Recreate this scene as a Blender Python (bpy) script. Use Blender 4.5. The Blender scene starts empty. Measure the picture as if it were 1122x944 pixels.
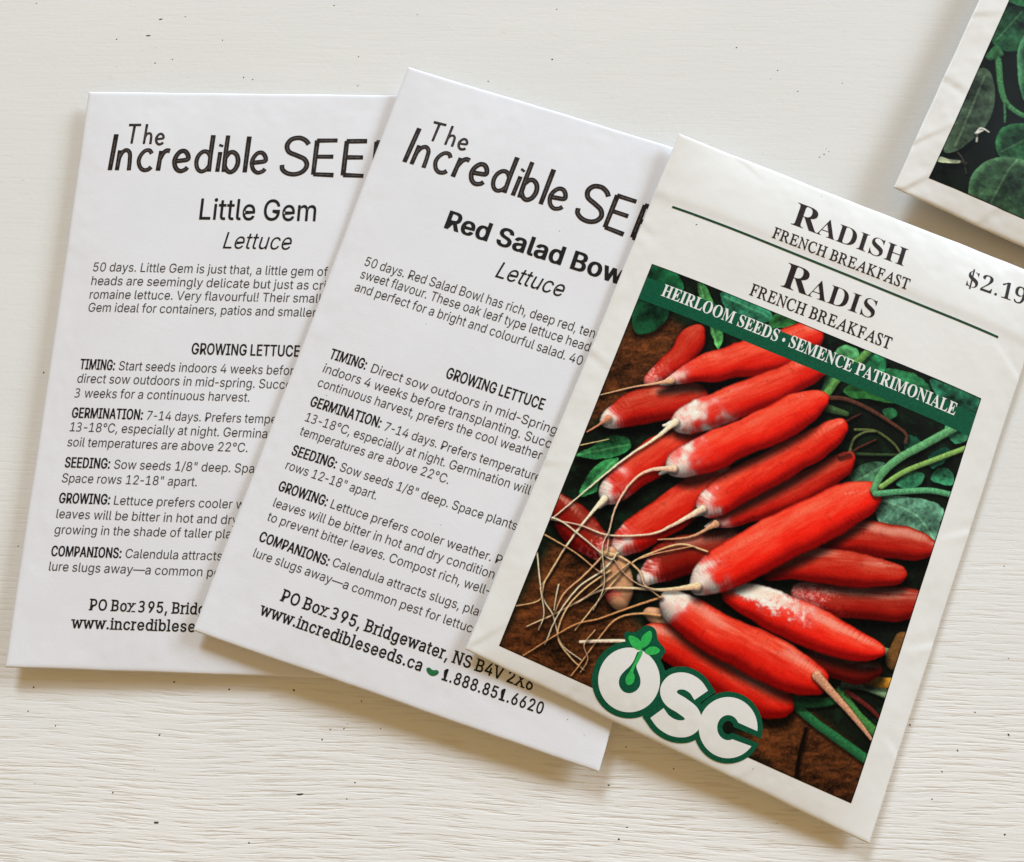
import bpy, math, random
import numpy as np
from mathutils import Matrix, Vector
from mathutils.geometry import tessellate_polygon

# ---------------------------------------------------------------- camera, world, lamps, exposure
CAM = {'loc': (0,0,0.1341),'R': [[0.9997,0.0037,0.023],[0.0,0.9871,-0.1603],[-0.0233,0.1602,0.9868]],'lens': 23.2047}

scene = bpy.context.scene
COL = scene.collection
cd = bpy.data.cameras.new('camera'); cd.sensor_width = 36; cd.lens = CAM['lens']
cd.clip_start = .005; cd.clip_end = 20
co = bpy.data.objects.new('camera', cd); COL.objects.link(co)
co.matrix_world = Matrix.Translation(CAM['loc']) @ Matrix([list(r) for r in CAM['R']]).to_4x4()
scene.camera = co

world = bpy.data.worlds.new('World'); scene.world = world; world.use_nodes = True
bg = world.node_tree.nodes['Background']
bg.inputs['Color'].default_value = (1.0, .70, .34, 1); bg.inputs['Strength'].default_value = .42

def area(name, az, el, dist, sx, sy, watts, col, target=(0, 0, 0)):
    l = bpy.data.lights.new(name, 'AREA'); l.shape = 'RECTANGLE'; l.size = sx; l.size_y = sy
    l.energy = watts; l.color = col
    o = bpy.data.objects.new(name, l); COL.objects.link(o)
    a, e = math.radians(az), math.radians(el)                 # azimuth clockwise from the top of the picture
    p = Vector((math.sin(a)*math.cos(e), math.cos(a)*math.cos(e), math.sin(e)))*dist + Vector(target)
    o.location = p
    o.rotation_euler = (Vector(target)-p).to_track_quat('-Z', 'Y').to_euler()
    return o
area('window_light', -10, 25, 4.5, 1.25, .85, 184, (.70, .855, 1.01))          # the window of the room, low over the table
area('side_window_light', 56, 18.5, 4.5, 1.9, 1.1, 214, (.70, .855, 1.01))     # a second window to the right
vs = scene.view_settings
vs.view_transform = 'Standard'; vs.look = 'None'; vs.exposure = 0; vs.gamma = 1
scene.cycles.max_bounces = 6

# ---------------------------------------------------------------- measured data (mm)
PK = [{'bulge': 0.8,'n': 3,'wr': 0.26,'sag': 0.5,'seed': 11,'cr': [(-1,0.4,-0.9,0.38,0.05)],'pos': (-59.528,36.512),'th': -0.0287,'z': [2.3,1.5,1.3,2.6],'quad': [(-40.356,61.283),(41.825,61.741),(41.73,-62.597),(-40.236,-62.436)]},{'bulge': 0.9,'n': 3,'wr': 0.26,'sag': 0.5,'seed': 23,'cr': [(0.6,1,0.66,0.9,0.07),(-0.2,-1,-0.16,-0.94,0.06)],'pos': (-6.615,29.974),'th': -0.3153,'z': [3.3,3.0,3.0,4.2],'quad': [(-41.144,63.371),(41.346,61.784),(41.202,-63.08),(-40.187,-63.121)]},{'bulge': 1.4,'n': 7,'wr': 0.2,'sag': 1.2,'seed': 37,'flap': 0.74,'flapd': -0.22,'cr': [(-1,0.1,-0.84,0.06,0.22),(-1,-0.33,-0.88,-0.3,0.18),(-0.7,1,-0.5,0.94,0.14),(1,0.05,0.86,-0.02,0.22),(1,-0.35,0.88,-0.4,0.2),(-0.5,-1,-0.44,-0.92,0.15),(0.35,-1,0.42,-0.93,0.18),(0.98,0.62,0.8,0.7,0.15),(-1,0.62,-0.9,0.58,0.15),(1,-0.72,0.9,-0.68,0.15),(-0.97,-0.97,-0.86,-0.86,0.2)],'pos': (48.009,15.618),'th': -0.4077,'z': [5.2,1.9,2.0,5.6],'quad': [(-41.624,57.044),(40.921,57.894),(40.846,-59.262),(-40.433,-57.014)]},{'bulge': 1.3,'n': 7,'wr': 0.34,'sag': 0.8,'seed': 51,'cr': [(-1,-0.5,-0.84,-0.54,0.25),(-1,-0.8,-0.86,-0.68,0.3),(-0.94,-0.98,-0.82,-0.86,0.3),(-0.55,-1,-0.48,-0.9,0.25),(-1,-0.2,-0.86,-0.16,0.2),(-0.2,-1,-0.12,-0.9,0.2),(-1,0.2,-0.86,0.24,0.2)],'pos': (142.147,107.543),'th': -0.4779,'z': [4.6,1.6,1.6,4.6],'quad': [(-42.433,52.082),(40.079,57.134),(40.49,-60.22),(-42.021,-61.62)]}]
TEXT = [
 (0, 'variety_lettering', 'sans', 'Little Gem', '', (-11.802, 30.904), (13.739, 31.039), 4.81, 6, 0, None),
 (0, 'kind_lettering', 'sans', 'Lettuce', '', (-5.988, 24.356), (8.546, 24.375), 3.758, -2, 0.2, None),
 (0, 'description_lettering', 'sans', '50 days. Little Gem is just that, a little gem of', ' a', (-33.539, 18.724), (16.886, 18.647), 2.017, -2, 0.045, None),
 (0, 'description_lettering', 'sans', 'heads are seemingly delicate but just as cr', 'isp', (-33.509, 15.662), (16.171, 15.596), 1.998, -2, 0.045, None),
 (0, 'description_lettering', 'sans', 'romaine lettuce. Very flavourful! Their smal', 'l', (-33.48, 12.622), (15.303, 12.714), 1.985, -2, 0.045, None),
 (0, 'description_lettering', 'sans', 'Gem ideal for containers, patios and smalle', 'r', (-33.401, 9.755), (14.24, 9.625), 1.969, -2, 0.045, None),
 (0, 'heading_lettering', 'sans', 'GROWING LETTUC', 'E', (-10.271, 0.98), (11.047, 0.993), 2.365, 16, 0, None),
 (0, 'heading_lettering', 'sans', 'TIMING:', '', (-33.534, -2.71), (-25.917, -2.833), 2.175, 22, 0, None),
 (0, 'instruction_lettering', 'sans', 'Start seeds indoors 4 weeks befo', 're', (-25.139, -2.812), (10.558, -2.953), 1.946, -2, 0.045, None),
 (0, 'instruction_lettering', 'sans', 'direct sow outdoors in mid-spring. Succ', 'essive', (-33.691, -5.616), (9.885, -5.92), 1.94, -2, 0.045, None),
 (0, 'instruction_lettering', 'sans', '3 weeks for a continuous harvest.', '', (-33.824, -8.734), (2.945, -8.817), 1.927, -2, 0.045, None),
 (0, 'heading_lettering', 'sans', 'GERMINATION:', '', (-33.849, -12.99), (-18.721, -13.111), 2.121, 22, 0, None),
 (0, 'instruction_lettering', 'sans', '7-14 days. Prefers temp', 'eratures', (-17.961, -13.123), (7.503, -13.212), 1.893, -2, 0.045, None),
 (0, 'instruction_lettering', 'sans', '13-18°C, especially at night. Germina', 'tion', (-33.839, -15.827), (7.258, -16.258), 1.897, -2, 0.045, None),
 (0, 'instruction_lettering', 'sans', 'soil temperatures are above 22°C.', '', (-33.948, -18.951), (3.568, -19.226), 1.883, -2, 0.045, None),
 (0, 'heading_lettering', 'sans', 'SEEDING:', '', (-33.872, -23.253), (-24.27, -23.309), 2.071, 22, 0, None),
 (0, 'instruction_lettering', 'sans', 'Sow seeds 1/8" deep. Sp', 'ace', (-23.509, -23.312), (3.945, -23.394), 1.851, -2, 0.045, None),
 (0, 'instruction_lettering', 'sans', 'Space rows 12-18" apart.', '', (-34.053, -26.325), (-6.041, -26.412), 1.848, -2, 0.045, None),
 (0, 'heading_lettering', 'sans', 'GROWING:', '', (-34.073, -30.479), (-23.319, -30.517), 2.033, 22, 0, None),
 (0, 'instruction_lettering', 'sans', 'Lettuce prefers cooler', ' weather', (-22.567, -30.529), (1.378, -30.606), 1.817, -2, 0.045, None),
 (0, 'instruction_lettering', 'sans', 'leaves will be bitter in hot and dr', 'y', (-34.174, -33.497), (1.508, -33.734), 1.816, -2, 0.045, None),
 (0, 'instruction_lettering', 'sans', 'growing in the shade of taller pl', 'ants', (-34.084, -36.633), (0.437, -36.514), 1.803, -2, 0.045, None),
 (0, 'heading_lettering', 'sans', 'COMPANIONS:', '', (-34.157, -40.975), (-19.72, -40.981), 1.982, 22, 0, None),
 (0, 'instruction_lettering', 'sans', 'Calendula attract', 's', (-18.994, -40.911), (-0.912, -40.861), 1.769, -2, 0.045, None),
 (0, 'instruction_lettering', 'sans', 'lure slugs away—a common ', 'pest', (-34.196, -43.845), (-2.65, -44.045), 1.772, -2, 0.045, None),
 (0, 'address_lettering', 'slab', 'PO Box 395, Brid', 'gewater', (-24.869, -51.124), (-3.614, -51.324), 2.102, 14, 0, None),
 (0, 'address_lettering', 'slab', 'www.incrediblese', 'eds.ca', (-28.094, -54.648), (-3.663, -54.669), 2.087, 14, 0, None),
 (1, 'variety_lettering', 'sans', 'Red Salad Bow', 'l', (-20.983, 29.584), (18.128, 28.641), 4.042, 25, 0, None),
 (1, 'kind_lettering', 'sans', 'Lettuce', '', (-7.266, 22.368), (7.161, 22.347), 3.62, 0, 0.2, None),
 (1, 'description_lettering', 'sans', '50 days. Red Salad Bowl has rich, deep red, ten', 'der', (-34.301, 16.642), (16.156, 16.03), 2.059, -2, 0.02, None),
 (1, 'description_lettering', 'sans', 'sweet flavour. These oak leaf type lettuce head', 's', (-34.196, 13.772), (16.03, 13.01), 2.042, -2, 0.02, None),
 (1, 'description_lettering', 'sans', 'and perfect for a bright and colourful salad. 40', ' days', (-34.341, 10.778), (15.419, 9.775), 2.015, -2, 0.02, None),
 (1, 'heading_lettering', 'sans', 'GROWING LETTUCE', '', (-10.08, -1.098), (10.785, -1.389), 2.284, 18, 0, None),
 (1, 'heading_lettering', 'sans', 'TIMING:', '', (-34.218, -4.399), (-26.135, -4.478), 2.148, 22, 0, None),
 (1, 'instruction_lettering', 'sans', 'Direct sow outdoors in mid-Spring', '', (-24.883, -4.626), (14.765, -5.351), 1.9, -2, 0.03, None),
 (1, 'instruction_lettering', 'sans', 'indoors 4 weeks before transplanting. Succ', 'ession', (-34.447, -7.568), (14.484, -8.328), 1.922, -2, 0.03, None),
 (1, 'instruction_lettering', 'sans', 'continuous harvest, prefers the cool weather', ' of', (-34.492, -10.653), (13.332, -11.093), 1.898, -2, 0.03, None),
 (1, 'heading_lettering', 'sans', 'GERMINATION:', '', (-34.5, -14.911), (-19.162, -14.876), 2.093, 22, 0, None),
 (1, 'instruction_lettering', 'sans', '7-14 days. Prefers temperatur', 'es', (-18.305, -15.084), (13.204, -15.339), 1.84, -2, 0.03, None),
 (1, 'instruction_lettering', 'sans', '13-18°C, especially at night. Germination will', '', (-34.308, -18.158), (13.293, -18.336), 1.867, -2, 0.03, None),
 (1, 'instruction_lettering', 'sans', 'temperatures are above 22°C.', '', (-34.372, -21.111), (-2.462, -21.307), 1.852, -2, 0.03, None),
 (1, 'heading_lettering', 'sans', 'SEEDING:', '', (-34.477, -25.372), (-24.846, -25.307), 2.04, 22, 0, None),
 (1, 'instruction_lettering', 'sans', 'Sow seeds 1/8" deep. Space plants', '', (-24.007, -25.454), (13.011, -25.739), 1.807, -2, 0.03, None),
 (1, 'instruction_lettering', 'sans', 'rows 12-18" apart.', '', (-34.55, -28.419), (-14.997, -28.611), 1.822, -2, 0.03, None),
 (1, 'heading_lettering', 'sans', 'GROWING:', '', (-34.416, -32.871), (-23.938, -32.853), 2.001, 22, 0, None),
 (1, 'instruction_lettering', 'sans', 'Lettuce prefers cooler weather. P', 'lant', (-23.162, -32.857), (12.219, -32.865), 1.773, -2, 0.03, None),
 (1, 'instruction_lettering', 'sans', 'leaves will be bitter in hot and dry condition', 's', (-34.185, -36.104), (11.762, -35.862), 1.785, -2, 0.03, None),
 (1, 'instruction_lettering', 'sans', 'to prevent bitter leaves. Compost rich, well-', '', (-34.344, -39.038), (11.872, -39.068), 1.774, -2, 0.03, None),
 (1, 'heading_lettering', 'sans', 'COMPANIONS:', '', (-34.417, -43.251), (-19.57, -43.545), 1.951, 22, 0, None),
 (1, 'instruction_lettering', 'sans', 'Calendula attracts slugs, pla', 'nt', (-18.912, -43.272), (11.097, -43.384), 1.725, -2, 0.03, None),
 (1, 'instruction_lettering', 'sans', 'lure slugs away—a common pest for lettuc', 'e', (-34.342, -46.417), (10.877, -46.73), 1.741, -2, 0.03, None),
 (1, 'address_lettering', 'slab', 'PO Box 395, Bridgewater, NS B4V 2X6', '', (-26.005, -52.49), (25.218, -53.188), 2.236, 14, 0, None),
 (1, 'address_lettering', 'slab', 'www.incredibleseeds.ca', '', (-29.053, -56.19), (4.119, -56.427), 2.226, 14, 0, None),
 (1, 'address_lettering', 'slab', '1.888.851.6620', '', (8.17, -56.582), (28.241, -56.624), 2.161, 14, 0, None),
 (0, 'brand_lettering', 'hand', 'The', '', (-30.091, 48.622), (-21.476, 48.471), 4.613, 0.571, 0, None),
 (0, 'brand_lettering', 'hand', 'Incredible', '', (-32.946, 42.203), (2.11, 42.121), 8.648, 1.035, 0, None),
 (0, 'brand_lettering', 'hand', 'SEED', '', (4.979, 41.933), (30.487, 41.857), 8.596, 1.071, 0, None),
 (1, 'brand_lettering', 'hand', 'The', '', (-31.179, 47.842), (-22.121, 47.807), 4.515, 0.571, 0, None),
 (1, 'brand_lettering', 'hand', 'Incredible', '', (-34.12, 41.414), (2.175, 40.609), 8.539, 1.035, 0, None),
 (1, 'brand_lettering', 'hand', 'SEED', '', (4.616, 40.208), (28.72, 38.663), 8.21, 1.071, 0, None),
 (2, 'title_lettering', 'caps', 'Radish', '', (-13.261, 46.814), (11.238, 47.587), 5.431, -4.5, 0, 0.76),
 (2, 'title_lettering', 'roman', 'FRENCH BREAKFAST', '', (-15.947, 42.479), (13.468, 43.063), 2.381, 9, 0, None),
 (2, 'title_lettering', 'caps', 'Radis', '', (-10.671, 33.31), (9.086, 34.345), 5.47, -4.5, 0, 0.74),
 (2, 'title_lettering', 'roman', 'FRENCH BREAKFAST', '', (-15.948, 29.12), (13.992, 29.706), 2.505, 9, 0, None),
 (2, 'price_lettering', 'bold', '$2.19', '', (24.19, 48.891), (36.775, 49.913), 3.675, -8, 0, None),
 (2, 'banner_lettering', 'bold', 'HEIRLOOM SEEDS • SEMENCE PATRIMONIALE', '', (-32.243, 21.91), (30.246, 22.161), 2.579, 2, 0, None),
]
M = {
 'rule': [(-37.011,40.905),(33.679,41.208)],
 'photo': [(-36.297,27.618),(34.361,27.789),(35.213,-53.925),(-34.975,-53.779)],
 'banner': [(-36.247,24.518),(34.396,24.389),(34.446,19.589),(-36.167,19.619)],
 'logo_O': [(-10.39,-49.785)],
 'logo_mm': 0.0509,
 'S': [(2.903,-47.03),(1.257,-46.017),(-0.772,-45.878),(-2.521,-46.837),(-3.019,-48.575),(-1.895,-49.815),(0.313,-50.167),(2.429,-50.776),(3.288,-52.128),(2.469,-53.658),(0.514,-54.421),(-1.647,-54.199),(-3.397,-53.229)],
 'Cwhite': [(14.73,-51.77),(14.524,-52.41),(14.246,-53.02),(13.899,-53.592),(13.487,-54.116),(13.017,-54.585),(12.496,-54.992),(11.932,-55.331),(11.331,-55.596),(10.703,-55.784),(10.058,-55.892),(9.404,-55.918),(8.75,-55.86),(8.107,-55.721),(7.488,-55.504),(6.904,-55.213),(6.356,-54.848),(5.852,-54.416),(5.399,-53.921),(5.008,-53.374),(4.694,-52.787),(4.455,-52.165),(4.292,-51.516),(4.211,-50.851),(4.21,-50.179),(4.289,-49.51),(4.448,-48.854),(4.684,-48.221),(4.993,-47.621),(5.372,-47.062),(5.813,-46.553),(6.311,-46.102),(6.858,-45.715),(7.445,-45.398),(8.064,-45.156),(8.705,-44.993),(9.358,-44.912),(10.013,-44.912),(10.662,-44.995),(11.293,-45.159),(11.897,-45.401),(12.467,-45.718),(12.992,-46.105),(13.465,-46.556),(13.878,-47.063),(14.227,-47.62),(14.507,-48.219),(14.718,-48.85),(10.934,-48.847),(10.676,-48.611),(10.388,-48.423),(10.079,-48.287),(9.756,-48.206),(9.429,-48.183),(9.106,-48.218),(8.796,-48.311),(8.505,-48.459),(8.242,-48.658),(8.013,-48.903),(7.824,-49.186),(7.681,-49.502),(7.589,-49.842),(7.549,-50.197),(7.563,-50.558),(7.63,-50.914),(7.747,-51.258),(7.912,-51.579),(8.12,-51.87),(8.366,-52.123),(8.644,-52.331),(8.945,-52.489),(9.262,-52.592),(9.588,-52.639),(9.915,-52.628),(10.233,-52.56),(10.533,-52.435),(10.807,-52.257),(11.047,-52.03)],
 'Cgreen': [(15.845,-50.776),(15.734,-51.613),(15.52,-52.43),(15.206,-53.212),(14.8,-53.948),(14.306,-54.625),(13.733,-55.23),(13.092,-55.754),(12.392,-56.189),(11.634,-56.522),(10.846,-56.753),(10.041,-56.879),(9.219,-56.892),(8.399,-56.793),(7.599,-56.586),(6.831,-56.273),(6.113,-55.862),(5.454,-55.359),(4.862,-54.771),(4.343,-54.105),(3.921,-53.379),(3.599,-52.605),(3.373,-51.79),(3.26,-50.954),(3.258,-50.11),(3.363,-49.27),(3.576,-48.449),(3.893,-47.661),(4.308,-46.92),(4.812,-46.238),(5.397,-45.626),(6.054,-45.096),(6.771,-44.656),(7.535,-44.315),(8.333,-44.077),(9.151,-43.948),(9.975,-43.929),(10.791,-44.02),(11.586,-44.221),(12.345,-44.527),(13.056,-44.933),(13.706,-45.431),(14.284,-46.014),(14.781,-46.67),(15.188,-47.389),(15.502,-48.159),(15.72,-48.968),(15.841,-49.803),(10.497,-49.899),(10.386,-49.716),(10.249,-49.556),(10.088,-49.426),(9.91,-49.328),(9.721,-49.267),(9.526,-49.245),(9.333,-49.263),(9.148,-49.319),(8.977,-49.413),(8.826,-49.54),(8.701,-49.696),(8.605,-49.877),(8.542,-50.076),(8.514,-50.287),(8.522,-50.502),(8.566,-50.714),(8.645,-50.916),(8.754,-51.101),(8.892,-51.262),(9.052,-51.395),(9.231,-51.495),(9.42,-51.558),(9.615,-51.583),(9.808,-51.568),(9.993,-51.513),(10.164,-51.422),(10.314,-51.296),(10.44,-51.141),(10.536,-50.961)],
 'O': [(-6.975,-48.308),(-6.766,-49.012),(-6.695,-49.746),(-6.767,-50.48),(-6.974,-51.188),(-7.311,-51.844),(-7.766,-52.419),(-8.317,-52.897),(-8.947,-53.256),(-9.637,-53.479),(-10.356,-53.56),(-11.077,-53.496),(-11.777,-53.287),(-12.423,-52.943),(-12.988,-52.48),(-13.453,-51.914),(-13.802,-51.264),(-14.018,-50.559),(-14.093,-49.824),(-14.025,-49.087),(-13.817,-48.377),(-13.477,-47.72),(-13.017,-47.143),(-12.454,-46.668),(-11.811,-46.313),(-11.114,-46.092),(-10.39,-46.013),(-9.666,-46.079),(-8.971,-46.287),(-8.332,-46.63),(-7.773,-47.093),(-7.315,-47.66),(-6.975,-48.308)],
 'Ocount': [(-10.157,-47.031),(-9.35,-47.857),(-8.525,-48.725),(-8.073,-49.957),(-8.478,-51.255),(-9.568,-52.142),(-10.934,-52.121),(-11.971,-51.137),(-12.209,-49.807),(-11.715,-48.468),(-11.182,-47.472),(-10.894,-46.378),(-10.882,-45.248),(-10.888,-44.329),(-9.924,-44.12),(-9.947,-45.357),(-10.075,-46.332)],
 'backing': [(-14.778,-41.997),(-12.86,-41.533),(-12.087,-40.841),(-11.487,-39.45),(-10.067,-39.047),(-8.908,-39.579),(-8.349,-40.983),(-5.937,-42.045),(-6.269,-43.313),(-6.369,-44.632),(-8.004,-44.725),(-9.035,-44.504),(-10.338,-44.911),(-11.497,-44.898),(-13.28,-44.128)],
 'drop': [(-10.435,-48.018),(-9.679,-48.713),(-9.411,-49.619),(-9.721,-50.518),(-10.402,-50.763),(-10.964,-50.29),(-11.146,-49.345),(-10.862,-48.508),(-10.642,-45.452),(-10.646,-44.02),(-9.905,-43.907),(-9.93,-45.401)],
 'leafL': [(-13.687,-42.351),(-12.37,-42.094),(-11.352,-42.273),(-10.507,-42.936),(-10.11,-43.79),(-11.093,-44.213),(-12.145,-43.948),(-13.082,-43.324)],
 'leafU': [(-10.367,-43.542),(-11.041,-42.653),(-11.16,-41.574),(-10.724,-40.564),(-9.984,-39.784),(-9.366,-40.804),(-9.304,-42.009),(-9.739,-43.016)],
 'leafR': [(-9.835,-44.081),(-9.346,-42.95),(-8.378,-42.226),(-6.936,-42.425),(-7.372,-43.431),(-8.445,-44.148)],
 'bean': [(4.804,-55.449),(5.345,-55.195),(6.094,-55.547),(6.823,-55.155),(7.383,-55.419),(7.145,-56.097),(6.37,-56.578),(5.527,-56.409),(4.989,-55.988)],
 'rad': [([(-22.806,17.865,1.677),(-23.371,15.765,2.683),(-24.23,11.908,2.516),(-25.616,8.462,2.348),(-27.682,4.351,1.509)],0,0.85,0.1,'pale_end',0),([(-32.902,-6.246,1.342),(-31.696,-4.944,2.348),(-27.77,-1.296,3.69),(-22.404,2.204,3.522),(-18.665,5.028,3.019)],0.18,0.85,0.1,'r',0),([(33.875,-4.382,1.677),(30.621,-5.217,3.019),(23.586,-6.934,3.354),(14.548,-10.461,2.683)],0,0.8,0.1,'r',0),([(34.869,-15.529,2.683),(27.61,-18.411,3.019),(19.293,-21.235,2.851),(13.768,-22.325,1.677)],0,0.7,0.1,'pale_end',0),([(30.391,-11.125,1.174),(28.729,-11.836,2.18),(22.267,-13.866,3.187),(13.92,-16.532,3.019),(6.904,-20.297,2.013)],0,0.85,0.1,'r',0),([(-35.871,-24.651,1.677),(-31.048,-27.145,3.354),(-25.776,-29.0,3.187),(-23.086,-30.074,1.845)],0,0.62,0.1,'pale_end',0),([(-27.785,-22.694,0.268),(-27.173,-20.924,0.922),(-26.351,-18.278,2.683),(-23.395,-12.387,3.354),(-18.497,-5.395,3.354),(-15.614,-0.398,2.516)],0.3,0.95,0.1,'r',0),([(-21.522,-28.841,1.006),(-20.148,-26.196,2.851),(-16.357,-20.613,3.69),(-11.529,-13.586,3.69),(-7.893,-8.167,3.354)],0.15,0.95,0.1,'r',0),([(-14.427,-31.151,1.509),(-11.246,-26.452,3.522),(-6.198,-22.601,3.69),(-1.82,-19.405,3.354)],0.2,0.6,0.25,'r',0),([(-25.639,4.39,0.268),(-24.207,5.831,0.922),(-21.519,8.411,1.845),(-18.152,11.298,3.019),(-11.293,16.315,3.69),(-5.302,21.168,4.025),(-1.919,25.32,3.354)],0.18,1,0.1,'r',0),([(-21.886,-2.85,0.268),(-20.388,-1.488,0.922),(-18.937,-0.263,2.348),(-16.46,1.806,3.187),(-8.64,9.202,3.354),(-1.727,16.621,3.354),(1.434,20.23,2.516)],0.34,1.0,0.1,'r',1),([(-7.391,-18.216,0.268),(-5.946,-16.866,0.922),(-4.253,-15.379,1.509),(-1.981,-12.879,2.18),(3.237,-7.569,2.851),(8.635,-1.578,2.851),(12.259,3.086,2.348),(13.53,5.387,1.342)],0.13,0.85,0.1,'r',0),([(-10.463,-17.073,0.268),(-9.518,-15.381,0.922),(-8.194,-12.904,2.683),(-4.253,-7.743,3.354),(2.347,0.159,3.354),(7.776,7.199,3.019),(10.08,10.364,1.845)],0.16,1,0.1,'r',0),([(-19.004,-11.543,0.268),(-17.638,-10.087,0.922),(-16.0,-8.405,2.851),(-13.434,-6.119,3.522),(-5.907,1.859,3.69),(0.51,9.384,3.522),(3.351,13.205,2.516),(4.371,14.648,1.509)],0.24,1.05,0.12,'r',1),([(-22.447,-29.799,1.342),(-20.434,-32.45,2.516),(-18.721,-34.838,3.019),(-17.68,-36.95,2.013)],1.9,0.9,0.3,'tan',0),([(31.634,-29.925,1.342),(28.467,-31.595,2.18),(20.593,-32.78,2.683)],0,0.45,0.1,'r',0),([(-11.308,-37.122,1.006),(-9.358,-37.373,1.677),(-6.104,-38.143,2.18),(-2.045,-38.197,2.013)],0.9,0.7,0.2,'tan',0),([(-9.234,-40.931,2.348),(-2.895,-40.717,3.69),(6.814,-42.244,4.025),(14.778,-42.709,3.354),(17.454,-42.617,1.845)],0,0.95,0.1,'r',0),([(31.032,-26.594,1.342),(27.805,-27.045,2.851),(21.02,-27.221,3.857),(13.697,-27.282,4.025),(6.41,-27.499,3.354),(1.318,-27.681,2.013)],0,1.05,0.1,'patch',0),([(-8.751,-33.291,1.677),(-6.615,-34.014,3.187),(0.514,-35.297,4.025),(9.884,-35.933,4.193),(16.938,-36.297,4.025),(21.214,-36.066,2.851)],0.12,1,0.1,'r',0),([(-4.798,-28.661,1.509),(-3.394,-26.03,3.187),(-0.353,-22.311,4.025),(7.266,-13.606,4.528),(13.858,-5.838,4.361),(17.542,-1.382,3.69),(19.595,0.85,2.348)],0.13,1.08,0.1,'r',1)],
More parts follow.
